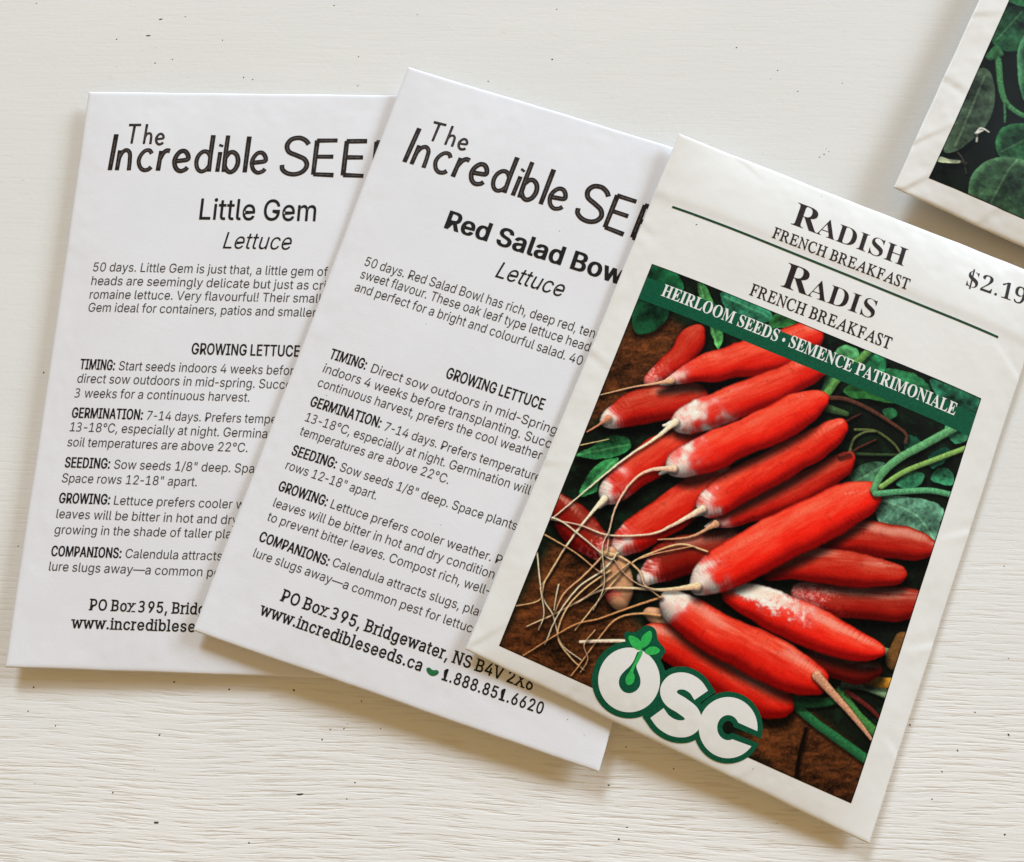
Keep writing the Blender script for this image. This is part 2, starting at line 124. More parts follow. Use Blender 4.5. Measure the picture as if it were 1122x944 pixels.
 'st': [([(20.102,1.765),(20.474,5.121),(22.624,9.457),(26.961,14.79),(31.433,20.249)],0.714,0.821,(92,152,100),2),([(21.227,2.865),(24.482,7.477),(29.135,12.002),(34.59,17.068)],0.5,0.5,(124,162,84),2),([(20.614,1.131),(25.71,3.832),(30.497,6.11),(34.937,7.144)],0.589,0.571,(84,150,104),2),([(5.428,16.266),(6.353,19.744),(8.594,23.959),(10.32,27.978)],0.803,0.714,(90,140,70),0),([(6.023,15.441),(9.294,16.544),(14.191,16.45),(19.357,15.538),(22.389,14.661),(22.939,13.021)],0.464,0.285,(84,50,38),0),([(12.879,11.465),(16.663,12.797),(20.568,11.99),(22.913,10.391)],0.285,0.214,(80,90,50),0),([(13.43,6.396),(13.277,9.445),(14.65,11.608),(16.663,12.797)],0.268,0.214,(90,100,60),0),([(13.598,6.78),(16.578,7.764),(22.388,10.163)],0.321,0.25,(50,66,40),0),([(10.727,12.416),(12.891,14.935)],0.285,0.143,(70,36,28),0),([(6.175,13.283),(10.251,13.787)],0.892,0.535,(60,84,48),0),([(13.842,3.479),(13.598,6.78),(17.227,11.164)],0.25,0.178,(80,40,32),0),([(11.957,5.447),(13.498,6.549)],0.464,0.25,(100,34,26),2),([(19.144,-41.715),(24.048,-43.236),(28.803,-44.242),(35.004,-45.585)],0.803,0.892,(36,96,56),0),([(19.058,-41.147),(22.822,-39.901),(26.477,-37.878)],1.071,0.714,(30,84,46),0),([(26.407,-35.913),(30.584,-38.708),(35.093,-40.485)],0.803,0.892,(64,120,60),0),([(26.642,-34.786),(30.674,-33.539),(35.095,-33.137)],0.624,0.892,(120,150,110),0),([(27.607,-35.717),(32.45,-36.742),(35.483,-37.932)],0.446,0.357,(90,30,26),0),([(21.468,-35.269),(24.85,-36.866),(28.639,-38.607),(32.55,-40.608),(34.834,-41.907)],0.892,0.285,(196,140,108),2),([(31.34,-26.223),(33.316,-25.897)],0.803,0.714,(120,130,90),0),([(30.807,-32.086),(33.538,-31.571),(35.281,-30.87)],1.071,0.892,(206,140,40),0),([(34.492,-26.774),(34.796,-22.933)],1.963,1.784,(104,70,36),0),([(22.813,-44.887),(23.338,-49.571),(24.254,-53.741)],0.285,0.321,(16,8,6),0),([(-23.942,6.147),(-27.479,3.833),(-30.417,1.992),(-35.92,-2.094)],0.283,0.118,(226,170,130),4),([(-32.546,-5.699),(-33.806,-7.814),(-35.295,-9.819)],0.334,0.141,(206,130,96),4),([(-35.739,-12.963),(-30.821,-9.518)],0.128,0.082,(232,184,132),3),([(-20.124,-1.176),(-22.558,-5.786),(-26.036,-10.998),(-29.119,-16.583),(-31.852,-21.98),(-35.537,-29.074)],0.334,0.118,(250,220,184),4),([(-17.149,-9.875),(-21.251,-12.04),(-23.55,-15.346),(-24.631,-20.211),(-24.291,-24.796),(-23.055,-29.689)],0.334,0.118,(240,190,160),4),([(-27.304,-20.599),(-29.005,-25.698),(-30.637,-32.221),(-31.31,-37.338),(-31.972,-40.205)],0.283,0.106,(250,220,184),4),([(-9.156,-14.845),(-13.363,-20.073),(-16.751,-23.418),(-23.898,-26.692),(-29.73,-27.143),(-35.096,-28.317)],0.308,0.106,(240,200,170),4),([(-5.846,-16.634),(-9.49,-20.844),(-14.927,-23.754)],0.36,0.141,(206,150,112),4),([(-5.459,-22.096),(-10.44,-22.752),(-14.587,-26.035),(-17.82,-29.659),(-19.957,-35.004),(-21.529,-40.248),(-23.078,-45.448)],0.193,0.124,(232,184,132),3),([(-4.897,-28.887),(-8.536,-31.003),(-12.127,-32.732),(-16.534,-34.263),(-21.159,-36.622),(-25.436,-41.571),(-28.68,-45.345),(-31.633,-48.458)],0.36,0.118,(232,190,150),4),([(-35.577,-34.36),(-31.251,-41.908),(-27.868,-44.628),(-24.461,-48.759),(-19.872,-50.018)],0.141,0.091,(250,220,184),3),([(-30.758,-32.832),(-31.695,-39.532),(-31.331,-43.041),(-35.123,-45.987)],0.154,0.099,(232,184,132),3),([(-21.01,-29.179),(-22.501,-33.341),(-25.461,-37.929),(-27.084,-44.286),(-27.204,-50.14)],0.231,0.094,(250,220,184),3),([(-21.229,-32.793),(-24.386,-37.83),(-26.057,-42.75),(-25.599,-47.811),(-21.934,-50.373),(-18.701,-51.492)],0.18,0.115,(232,184,132),3),([(-10.362,-33.437),(-13.825,-36.386),(-16.137,-38.471),(-19.917,-41.913),(-23.961,-45.106),(-30.167,-53.62)],0.244,0.118,(200,140,90),3),([(-9.446,-36.685),(-13.203,-37.936),(-16.518,-40.268),(-18.122,-44.031),(-20.49,-53.357)],0.244,0.118,(206,150,100),3),([(-23.724,-30.35),(-20.275,-29.605),(-16.138,-30.598),(-14.246,-32.544),(-10.68,-33.573)],0.283,0.118,(226,176,130),4),([(-21.307,-47.031),(-17.617,-45.255),(-13.542,-43.502)],0.308,0.377,(236,208,180),3),([(-36.009,-27.949),(-32.81,-27.903),(-27.949,-29.191),(-22.062,-30.747),(-21.234,-29.089)],0.18,0.115,(250,220,184),3),([(-35.304,-31.428),(-28.56,-32.254),(-23.296,-33.683),(-21.674,-33.537)],0.154,0.099,(210,160,110),3),([(-23.055,-29.689),(-25.351,-35.493),(-27.533,-40.109),(-27.841,-44.252)],0.206,0.132,(216,164,120),3),([(-18.298,-29.865),(-21.542,-35.687),(-23.744,-39.382)],0.154,0.099,(216,164,120),3),([(-32.026,-40.962),(-29.567,-45.005),(-29.337,-48.174)],0.116,0.074,(250,220,184),3),([(-29.129,-38.969),(-28.627,-41.498),(-28.1,-43.638)],0.128,0.082,(250,220,184),3),([(-16.957,-28.545),(-14.142,-26.215),(-8.23,-22.172)],0.154,0.099,(206,150,110),3),([(-24.127,-25.665),(-24.112,-29.4),(-21.225,-35.55),(-21.338,-40.711)],0.103,0.066,(250,220,184),3),([(-11.65,-32.527),(-15.198,-32.954),(-18.494,-32.167),(-21.424,-30.471)],0.116,0.074,(226,180,140),3),([(-19.629,-43.959),(-20.491,-47.219),(-18.842,-49.394),(-19.194,-52.068)],0.103,0.066,(216,170,130),3)],
 'lf': [([(-35.555,-15.018),(-33.763,-12.711),(-31.403,-9.532),(-29.28,-8.005),(-26.78,-8.188),(-26.407,-9.895),(-28.464,-12.323),(-31.931,-14.236)],(40,104,58),[(-35.339,-14.804),(-26.786,-8.938)],0),([(-31.774,-22.017),(-32.112,-19.724),(-31.484,-16.083),(-29.801,-13.513),(-27.841,-12.367),(-27.982,-14.278),(-29.454,-17.363),(-29.274,-20.032)],(46,116,64),[(-31.624,-21.649),(-28.252,-12.851)],0),([(21.316,-0.941),(21.817,1.103),(26.016,2.926),(31.132,4.244),(34.169,3.742),(34.441,0.211),(34.566,-2.876),(32.998,-2.951),(30.863,-2.247),(29.087,-4.219),(26.26,-4.84),(23.268,-4.029)],(98,150,122),[(21.386,0.611),(29.325,0.41),(34.068,-2.368)],0),([(14.534,0.089),(15.067,3.392),(17.13,6.141),(20.276,7.508),(21.258,5.461),(19.968,3.055),(17.721,0.855)],(76,124,92),[(14.911,0.374),(20.457,6.967)],0),([(29.77,8.253),(30.225,10.62),(31.785,11.622),(33.906,11.01),(34.282,9.012),(31.685,8.172)],(52,126,88),None,0),([(23.624,4.641),(25.547,7.943),(28.413,8.583),(28.059,5.963),(25.566,4.259)],(44,104,72),None,0),([(8.188,17.977),(9.833,20.297),(15.089,20.983),(18.212,20.745),(18.051,19.399),(13.53,18.387),(10.257,17.282)],(40,92,44),None,0),([(9.092,26.132),(11.679,27.591),(14.291,27.1),(14.504,24.594),(11.647,23.996),(9.129,24.194)],(38,116,66),None,0),([(16.012,25.576),(19.855,26.935),(24.003,25.535),(25.284,23.54),(21.495,23.786),(18.263,24.297)],(52,112,64),None,0),([(23.637,26.662),(28.921,27.733),(34.31,26.961),(35.087,22.855),(31.514,23.777),(26.376,24.028)],(34,92,62),None,0),([(29.135,19.536),(32.266,21.574),(34.419,21.914),(34.234,18.669),(31.898,16.989)],(60,140,100),None,0),([(16.663,17.208),(18.329,18.567),(19.591,17.533),(18.283,16.016)],(40,100,60),None,0),([(22.654,14.777),(25.877,14.311),(25.527,11.656),(23.04,11.816)],(24,66,48),None,0),([(27.866,12.064),(30.512,15.427),(32.075,14.558),(29.679,10.378)],(24,74,56),None,0),([(-26.244,27.265),(-23.992,26.799),(-19.47,21.679),(-17.58,18.613),(-17.651,15.881),(-19.918,18.367),(-22.515,21.917),(-24.621,24.152)],(72,140,74),[(-25.706,27.016),(-17.902,16.156)],0),([(-21.438,27.12),(-16.971,27.887),(-11.319,27.591),(-9.946,25.838),(-13.191,23.642),(-17.498,23.328)],(48,124,90),[(-20.608,26.692),(-10.876,26.373)],0),([(-36.324,27.303),(-30.911,27.465),(-28.451,24.908),(-29.575,22.062),(-35.196,21.366),(-36.693,22.366)],(24,84,50),None,0),([(-36.743,21.552),(-30.846,21.535),(-29.278,17.474),(-32.021,13.219),(-35.074,13.538)],(20,66,40),None,0),([(8.82,26.671),(12.536,27.524),(14.357,26.391),(13.867,23.492),(10.785,24.063)],(44,128,80),None,0),([(4.342,25.863),(8.388,26.868),(8.255,22.955),(5.386,18.648),(5.136,16.267),(4.197,15.859)],(70,130,80),None,0),([(14.578,25.718),(20.084,26.593),(24.137,25.327),(21.388,22.597),(16.939,22.925)],(40,108,66),None,0),([(23.488,27.328),(28.662,27.349),(34.306,27.471),(34.729,24.039),(28.68,22.814),(24.998,24.95)],(40,104,76),None,0),([(-9.482,27.606),(-5.816,27.637),(-3.309,26.779),(-5.968,26.009),(-9.775,24.35)],(44,104,52),None,0)],
 'wood': [[(-35.985,14.308),(-29.696,18.845),(-25.402,17.353),(-25.568,8.168),(-29.538,2.639),(-31.565,-4.57),(-35.395,-8.689),(-37.606,-3.247)],[(-32.972,-32.484),(-27.297,-30.776),(-19.007,-36.426),(-12.087,-40.714),(-7.366,-56.645),(-35.527,-55.434)],[(13.541,-47.481),(19.209,-41.512),(26.089,-42.974),(37.034,-45.999),(36.992,-54.954),(11.364,-53.753)]],
 'specks': [(-114.71,123.84,1),(-79.06,119.61,1),(-94.64,113.97,1),(-87.22,114.77,2),(-69.82,113.25,0.8),(-85.1,107.67,1.6),(-81.14,108.53,1),(-44.36,121.76,1.2),(-38.12,108.43,1),(-38.06,101.05,0.9),(-24.99,118.97,0.7),(-64.3,103.58,1.5),(-62.17,103.08,1),(-84.81,119.01,2),(7.14,119.73,1),(5.97,106.91,1.6),(47.49,109.12,1),(56.29,103.25,0.9),(60.38,97.99,0.8),(70.35,99.84,0.8),(-8.48,101.67,0.8),(65.05,82.71,1.2),(64.02,82.07,0.8),(66.09,83.34,0.7),(65.55,84.0,0.6),(-79.58,-48.1,1.4),(-70.79,-53.35,2.2),(-52.72,-56.68,1.1),(-39.7,-38.28,1),(-38.19,-36.44,1),(-35.54,-36.26,1),(-58.45,-29.16,1.2),(-45.68,-29.27,1.4),(-69.4,-27.85,1.2),(-97.31,-29.01,1.2),(-92.13,-36.11,0.9),(-97.88,-33.45,0.8),(-32.36,-31.23,0.8),(-28.46,-36.22,0.8),(-34.5,-48.85,1.2),(-33.04,-45.93,1),(-43.45,-48.12,2.4),(-71.45,-37.66,1.3),(18.38,-53.32,0.9),(16.8,-55.38,1.3),(27.44,-43.04,0.8),(15.15,-46.03,1.2),(18.6,-39.2,0.8),(72.32,-34.93,1.1),(77.45,-43.14,1.1),(80.71,-39.43,1.3),(90.5,-36.61,1.5),(75.11,-47.93,0.9),(84.68,-32.57,0.8),(92.14,-22.74,0.8),(87.78,-53.92,1.2),(-102.67,34.74,1.6),(-103.77,-1.57,0.8),(93.32,-5.4,0.8)],
 'pspecks': [(0,-27.9,61.867,0.7),(0,3.75,37.681,0.6),(0,9.255,-46.976,0.6),(0,17.942,-55.383,0.6),(0,-11.91,43.86,0.5),(1,-15.17,44.842,0.7),(1,2.462,36.113,0.8),(1,-17.5,8.39,0.7),(1,-31.866,-11.876,0.7),(1,32.982,-55.998,0.8),(1,-1.295,-29.282,0.6),(1,36.721,-57.68,0.7),(2,-31.02,39.004,1.1),(2,-9.24,55.758,0.6),(2,20.073,-53.109,0.8),(2,16.529,-55.393,0.7),(2,22.817,-51.907,0.6),(2,41.678,-35.906,0.6),(2,37.52,-38.34,0.5)],
 'flap': None,
}
P4 = {'photo': [(-36.695,21.507),(29.294,22.717),(29.618,-55.282),(-36.371,-56.492)],'lf': [([(-37.357,-19.239),(-36.675,-13.072),(-35.044,-10.983),(-32.07,-10.929),(-28.877,-13.069),(-26.887,-18.754),(-30.724,-21.349),(-34.478,-22.353)],(34,76,48),[(-35.657,-20.675),(-33.094,-11.414)],0.5),([(-35.847,-49.804),(-37.087,-44.924),(-37.025,-39.331),(-37.325,-33.746),(-36.946,-29.952),(-35.652,-27.944),(-33.582,-28.792),(-31.47,-32.429),(-30.318,-36.833),(-30.488,-41.127),(-31.846,-45.23),(-33.51,-48.385)],(58,74,58),[(-34.347,-47.77),(-34.717,-29.662)],0.5),([(-30.501,-21.972),(-30.79,-16.959),(-29.56,-11.195),(-24.874,-7.416),(-19.297,-12.588),(-16.408,-24.09),(-18.984,-31.71),(-23.477,-32.643),(-27.073,-29.574)],(48,86,60),[(-20.951,-31.346),(-27.51,-10.2)],1.2),([(-27.345,-42.948),(-27.352,-39.856),(-25.71,-37.816),(-22.712,-36.101),(-18.135,-35.376),(-15.846,-39.63),(-19.472,-44.216),(-23.119,-45.812),(-25.704,-45.486)],(40,86,52),[(-25.426,-44.661),(-19.919,-36.967)],0.8),([(-28.173,-55.364),(-28.845,-52.423),(-27.9,-48.962),(-25.933,-46.417),(-22.947,-44.696),(-19.472,-44.216),(-14.183,-45.566),(-10.555,-51.652),(-14.321,-56.783),(-22.846,-59.121),(-27.207,-56.806)],(56,86,60),[(-23.095,-58.624),(-22.622,-48.604),(-21.712,-44.718)],1.1),([(-36.267,-52.349),(-36.022,-51.096),(-34.222,-50.927),(-31.523,-50.029),(-32.424,-51.003),(-34.39,-51.939)],(150,160,132),None,0.4),([(-15.78,-32.105),(-11.37,-27.728),(-4.173,-30.891),(-2.524,-38.976),(-8.811,-44.183),(-13.917,-40.012)],(40,100,58),[(-10.65,-42.426),(-8.475,-28.988)],0.8),([(-24.403,-18.961),(-19.958,-10.728),(-11.008,-11.931),(-7.146,-22.727),(-13.401,-28.79)],(44,96,56),[(-18.357,-28.613),(-13.062,-12.995)],0.8),([(-41.49,-7.359),(-38.766,1.132),(-31.653,1.188),(-28.888,-6.469),(-34.578,-10.618)],(40,96,56),None,0.6),([(-37.656,4.608),(-35.156,20.962),(-24.368,18.333),(-21.365,3.286),(-28.777,-3.45)],(44,104,60),[(-31.3,-3.162),(-30.11,17.046)],0.9),([(-21.949,1.505),(-15.84,12.14),(-5.996,5.326),(-6.741,-6.855),(-14.779,-8.02)],(36,88,50),[(-16.25,-7.313),(-11.469,6.979)],0.9),([(-7.4,-44.806),(-0.496,-41.294),(6.587,-44.214),(7.586,-52.779),(-1.05,-54.589)],(48,108,62),[(-1.493,-53.532),(2.341,-42.472)],0.9),([(-38.027,29.275),(-32.362,41.55),(-23.041,36.448),(-24.102,24.688),(-31.995,22.394)],(40,96,56),None,0.9)],'st': [([(-34.977,-22.568),(-33.019,-26.024),(-31.139,-30.135),(-28.99,-33.333),(-27.01,-34.446),(-24.056,-34.876),(-21.284,-33.585)],0.7,0.55,(66,120,74)),([(-35.303,-24.893),(-34.728,-22.462),(-33.423,-23.329)],0.9,0.5,(50,96,60)),([(-28.767,-33.927),(-27.205,-38.041)],0.3,0.25,(60,110,70)),([(-30.805,-44.849),(-31.209,-43.555),(-31.637,-43.085)],0.22,0.2,(190,190,178)),([(-31.591,-43.199),(-31.2,-41.764),(-30.307,-41.589),(-29.278,-41.754)],0.28,0.15,(206,206,196)),([(-31.437,-42.985),(-30.618,-42.023)],0.3,0.2,(200,200,190)),([(-33.348,-48.776),(-31.714,-49.856),(-29.964,-52.314)],0.14,0.1,(70,70,60)),([(-31.674,-50.236),(-30.896,-50.388)],0.4,0.3,(50,44,40))]}
GLYPHS = {
 'sans': {
  '!': [196,'67,160 63,509 132,509 128,160','98,-4 81,-1 66,9 56,24 52,41 56,58 66,73 81,83 98,86 116,83 130,73 140,58 143,41 140,24 130,9 116,-1'],
  '"': [321,'78,318 70,509 136,509 128,318','193,318 185,509 250,509 243,318'],
  ',': [188,'38,-119 68,71 137,71 84,-119'],
  '-': [453,'337,244 337,188 114,188 114,244'],
  '.': [188,'95,-4 78,-1 63,9 53,24 50,41 53,59 63,73 78,83 95,87 113,83 128,73 138,59 141,41 138,24 128,9 113,-1'],
  '/': [249,'235,533 71,-76 14,-76 178,533'],
  '0': [453,'227,-7 174,1 130,24 95,62 69,113 53,178 48,254 53,330 69,395 95,447 130,484 174,508 227,516 279,508 323,484 358,447 384,395 400,330 405,254 400,178 384,113 359,62 323,24 279,1','227,50 261,56 290,74 313,103 330,144 340,194 344,254 340,314 330,365 313,405 290,435 261,453 227,460 192,453 163,435 140,405 123,365 113,314 109,254 113,194 123,144 140,103 163,74 192,56'],
  '1': [453,'76,0 76,55 391,55 391,0','276,509 276,0 212,0 212,448 209,448 86,358 86,427 198,509'],
  '2': [453,'64,0 64,47 234,229 282,282 311,327 320,371 317,397 308,419 293,436 273,449 224,460 196,457 172,447 153,433 139,413 130,390 127,362 66,362 71,405 86,442 111,473 143,496 182,511 225,516 268,511 306,497 337,474 361,445 376,411 381,372 371,318 336,259 267,180 153,60 153,57 389,57 389,0'],
  '3': [453,'160,-7 91,-1 30,20 30,80 94,54 161,46 215,52 252,72 273,104 280,146 271,187 246,214 203,230 148,235 102,235 102,289 148,289 199,296 237,316 259,346 267,385 261,418 244,442 216,458 180,463 145,460 115,451 61,420 33,463 95,499 135,512 180,515 245,507 290,480 318,440 326,389 320,344 300,308 269,283 229,268 229,265 278,251 314,227 334,190 341,144 336,103 321,66 298,35 262,12 217,-2'],
  '4': [453,'40,105 40,158 247,509 311,509 109,166 109,163 413,163 413,105','282,0 282,121 282,146 282,318 343,318 343,0'],
  '5': [453,'221,-7 178,-2 140,11 108,32 83,60 66,93 60,130 122,130 127,108 138,89 173,60 221,50 250,53 276,64 298,82 314,104 324,131 328,162 324,193 314,221 297,244 275,262 248,273 218,277 167,268 128,246 67,253 96,509 366,509 366,452 151,452 134,301 136,301 178,325 229,334 263,330 294,321 321,306 345,285 364,260 379,231 388,199 391,163 385,117 369,76 343,41 309,15 268,-1'],
  '6': [453,'226,-7 182,-1 142,15 109,40 84,74 69,115 64,162 68,199 80,239 137,340 252,509 322,509 151,261 145,261 165,288 196,307 235,314 278,309 316,295 346,271 370,240 384,201 389,157 384,112 368,73 343,39 310,14 271,-2','226,48 254,52 279,63 299,79 314,101 324,128 327,157 324,187 314,213 299,235 279,251 254,262 226,265 198,262 174,252 153,235 138,214 128,188 125,158 128,128 138,102 153,79 174,63 198,52'],
  '7': [453,'97,0 323,448 323,452 62,452 62,509 391,509 391,449 165,0'],
  '8': [453,'226,-7 178,-2 136,11 101,33 74,62 57,96 52,135 55,166 65,195 81,220 101,241 125,256 153,265 153,267 119,282 93,308 76,342 70,380 75,417 90,450 114,477 146,498 184,511 226,516 269,511 306,498 337,477 361,450 377,417 382,380 376,342 359,308 333,282 300,267 300,265 327,256 351,241 372,220 387,195 397,166 401,135 395,96 378,62 352,33 317,11 275,-2','226,49 258,52 285,60 307,74 323,91 333,113 337,139 333,165 322,189 305,208 283,223 256,232 226,235 196,232 169,223 147,208 130,189 119,165 115,139 119,113 129,91 145,74 167,60 195,52','226,290 274,300 293,313 307,330 316,351 319,376 316,399 308,420 294,437 275,449 226,460 177,449 159,437 145,420 136,399 133,376 136,351 145,330 159,313 178,300'],
  '9': [453,'226,516 271,510 310,494 343,468 368,434 384,393 389,347 385,309 373,270 315,168 200,0 130,0 301,248 307,248 287,221 257,202 218,195 175,199 137,214 106,237 83,269 68,307 64,352 69,397 85,436 110,469 143,494 182,510','226,460 199,457 174,446 154,429 138,407 129,381 125,352 129,322 138,295 154,274 174,257 199,247 226,243 254,247 279,257 299,273 314,295 324,321 327,350 324,381 314,407 299,429 279,446 254,457'],
  ':': [188,'95,-4 78,-1 63,9 53,24 50,41 53,59 63,73 78,83 95,87 113,83 128,73 138,59 141,41 138,24 128,9 113,-1','95,271 78,274 63,284 53,299 50,316 53,334 63,349 78,359 95,362 113,359 128,349 138,334 141,316 138,299 128,284 113,274'],
  'A': [480,'16,0 201,509 276,509 463,0 395,0 287,302 264,372 232,478 245,478 213,371 191,302 85,0','110,142 110,199 370,199 370,142'],
  'B': [456,'60,0 60,509 241,509 289,504 329,491 359,469 381,442 394,410 398,374 395,344 387,320 356,286 315,267 315,262 339,257 363,245 385,227 402,203 414,173 418,136 413,100 400,67 377,39 344,18 301,4 247,0','125,57 245,57 296,63 330,80 349,105 355,137 352,161 342,184 327,203 306,218 279,228 248,231 125,231','125,285 238,285 288,296 308,309 323,326 333,348 336,372 330,403 313,429 283,446 240,452 125,452'],
  'C': [510,'267,-7 205,1 150,25 104,63 70,115 48,179 40,254 48,329 70,393 104,445 150,484 205,508 267,516 340,504 373,490 402,471 427,447 448,418 463,385 473,348 408,348 389,395 357,428 315,449 267,456 223,450 184,432 150,403 125,364 109,314 103,254 109,194 125,145 151,105 184,76 223,59 267,53 315,60 357,81 389,114 408,160 473,160 463,124 448,91 428,62 402,38 373,19 341,5 305,-4'],
  'D': [502,'219,0 96,0 96,57 215,57 272,63 318,81 354,110 379,149 394,198 399,255 394,312 379,361 354,399 320,428 275,446 221,452 93,452 93,509 225,509 294,501 353,478 399,441 433,391 455,329 462,255 455,181 433,119 398,68 351,31 291,8','125,509 125,0 60,0 60,509'],
  'E': [419,'60,0 60,509 372,509 372,452 125,452 125,286 355,286 355,229 125,229 125,57 375,57 375,0'],
  'G': [520,'269,-7 205,1 149,25 104,64 69,116 47,179 40,254 47,329 69,393 103,445 149,484 203,508 265,516 304,513 340,504 374,489 403,469 429,445 449,416 465,384 474,349 408,349 387,393 356,427 315,448 265,456 222,450 183,432 150,404 125,364 109,314 103,254 109,194 125,145 151,105 184,76 224,59 269,53 309,57 345,71 374,93 396,123 410,160 415,202 434,199 283,199 283,256 478,256 478,200 471,141 451,91 419,50 377,19 326,0'],
  'I': [301,'31,0 31,57 118,57 118,452 31,452 31,509 269,509 269,452 183,452 183,57 269,57 269,0'],
  'L': [393,'60,0 60,509 125,509 125,57 361,57 361,0'],
  'M': [628,'60,0 60,509 152,509 277,187 287,159 299,123 311,84 322,49 307,49 318,83 330,121 342,158 352,187 476,509 568,509 568,0 504,0 504,291 504,327 505,369 506,413 507,457 513,457 498,409 482,363 467,322 456,291 342,0 286,0 170,291 159,321 145,361 129,408 112,457 119,457 120,416 121,372 122,328 122,291 122,0'],
  'N': [523,'60,0 60,509 136,509 343,183 363,151 388,107 414,55 405,54 401,108 399,157 399,195 399,509 463,509 463,0 387,0 202,290 177,331 148,381 108,452 119,454 122,384 124,328 125,291 125,0'],
  'O': [533,'267,-7 205,1 150,25 105,63 70,115 48,179 40,254 48,329 70,393 105,445 150,484 205,508 267,516 329,508 384,484 429,445 464,393 486,329 493,254 486,179 464,115 429,63 384,25 329,1','267,53 310,59 349,76 383,105 408,144 425,194 430,254 425,314 408,365 383,404 349,433 310,450 267,456 223,450 184,433 151,404 125,364 109,314 103,254 109,194 125,144 151,105 184,76 223,59'],
  'P': [445,'60,0 60,509 235,509 289,503 332,487 366,462 390,430 404,391 409,348 404,304 390,265 366,233 332,207 289,191 235,186 109,186 109,242 233,242 269,246 297,256 318,272 333,294 342,319 344,348 342,376 333,402 318,423 297,439 268,449 232,452 125,452 125,0'],
  'R': [449,'60,0 60,509 236,509 290,504 333,489 367,465 390,433 405,395 409,352 405,309 390,271 367,240 333,217 289,203 236,198 96,198 96,255 234,255 269,258 298,267 319,281 334,300 342,324 345,352 342,380 334,405 319,425 298,440 269,449 233,452 125,452 125,0','353,0 230,229 303,229 428,0'],
  'S': [447,'224,-9 172,-4 128,9 91,31 64,60 46,96 38,137 104,137 110,110 123,88 142,71 166,59 224,49 257,52 286,60 311,74 329,92 341,114 346,139 342,161 332,179 296,205 245,222 184,239 128,260 86,289 60,326 52,372 58,413 75,448 102,476 138,498 180,511 227,516 275,511 316,498 351,476 377,449 394,415 401,378 337,378 326,412 302,437 267,453 225,459 194,456 167,448 145,435 129,418 118,398 115,376 119,352 131,334 169,308 212,293 264,279 312,264 359,238 395,198 405,171 408,139 403,99 386,64 360,34 323,11 278,-4'],
  'T': [449,'32,452 32,509 417,509 417,452 257,452 257,0 193,0 193,452'],
  'U': [517,'259,-8 203,-2 154,15 114,43 85,80 66,124 60,173 60,509 124,509 124,178 128,144 141,113 160,87 187,68 220,56 259,52 298,56 331,68 357,87 377,113 389,144 393,178 393,509 457,509 457,173 451,124 433,80 403,43 363,15 315,-2'],
  'V': [480,'204,0 16,509 84,509 192,206 215,137 248,31 235,31 267,138 290,206 395,509 463,509 278,0'],
  'W': [686,'155,0 16,509 82,509 163,196 175,145 187,94 197,40 189,40 200,94 211,145 224,196 306,509 380,509 462,196 474,145 486,94 497,40 488,40 499,94 510,145 523,196 603,509 670,509 530,0 455,0 368,323 351,391 336,475 350,475 335,395 318,323 230,0'],
  'X': [474,'18,0 217,284 217,236 29,509 104,509 178,400 204,361 223,329 243,292 232,292 252,329 272,361 298,400 374,509 446,509 259,239 259,287 456,0 382,0 292,129 268,165 250,195 230,231 244,231 225,196 206,166 182,129 91,0'],
  'a': [389,'160,-9 126,-5 94,5 68,22 48,45 35,73 30,108 34,138 43,161 58,179 78,193 125,211 178,220 234,227 265,235 273,243 276,255 276,257 267,297 240,322 196,331 149,322 118,301 100,274 41,291 57,322 79,346 104,364 133,375 194,384 239,379 286,360 306,343 322,320 333,290 337,251 337,0 277,0 277,52 272,52 252,25 215,1','170,45 202,49 228,59 248,74 263,93 272,115 276,138 276,190 259,182 231,176 200,171 175,168 134,159 103,139 95,124 92,105 102,72 130,52'],
  'b': [424,'229,-8 198,-5 172,4 138,31 118,59 112,59 112,0 53,0 53,509 114,509 114,319 118,319 137,346 171,373 197,381 229,384 274,378 313,361 345,332 370,293 385,245 390,189 385,133 370,84 346,45 313,16 274,-2','220,47 253,51 279,66 301,88 316,117 325,151 328,189 325,227 316,261 301,290 280,311 253,325 220,330 188,325 161,312 140,291 125,263 116,229 113,189 116,150 125,115 140,86 162,65 188,51'],
  'c': [396,'207,-8 159,-2 117,16 82,46 56,85 40,133 34,187 40,243 56,291 82,330 117,360 159,378 207,384 260,377 305,356 340,322 362,277 303,262 290,289 270,311 242,325 207,330 173,325 145,310 124,287 108,258 99,224 96,187 99,151 108,117 124,89 145,66 173,51 207,46 243,52 271,66 292,89 304,117 363,102 341,56 306,21 261,-1'],
  'd': [424,'195,-8 151,-2 111,16 79,45 55,84 39,133 34,189 39,245 55,293 79,332 112,361 151,378 196,384 228,381 253,373 287,346 306,319 311,319 311,509 372,509 372,0 313,0 313,59 307,59 287,31 252,4 227,-5','205,47 236,51 263,65 284,86 299,115 309,150 312,189 309,229 300,263 284,291 263,312 237,325 205,330 172,325 145,311 124,290 108,261 99,227 96,189 99,151 109,117 124,88 145,66 172,51'],
  'e': [404,'212,-8 161,-2 117,16 82,46 56,85 40,132 34,187 39,242 55,290 81,329 115,359 157,378 205,384 266,374 294,361 319,341 341,315 357,282 368,242 371,194 371,169 75,169 75,221 338,221 310,202 307,237 298,269 283,294 263,314 237,326 205,330 173,326 146,313 125,294 109,270 99,241 96,211 96,178 100,139 110,106 128,80 151,61 179,50 212,46 254,53 285,73 306,105 365,91 353,63 335,39 311,19 283,4 249,-5'],
  'f': [254,'228,379 228,327 6,327 6,379','81,0 81,432 84,461 96,486 113,505 135,519 187,530 222,527 243,521 227,468 215,472 195,474 171,470 154,460 145,443 142,419 142,0'],
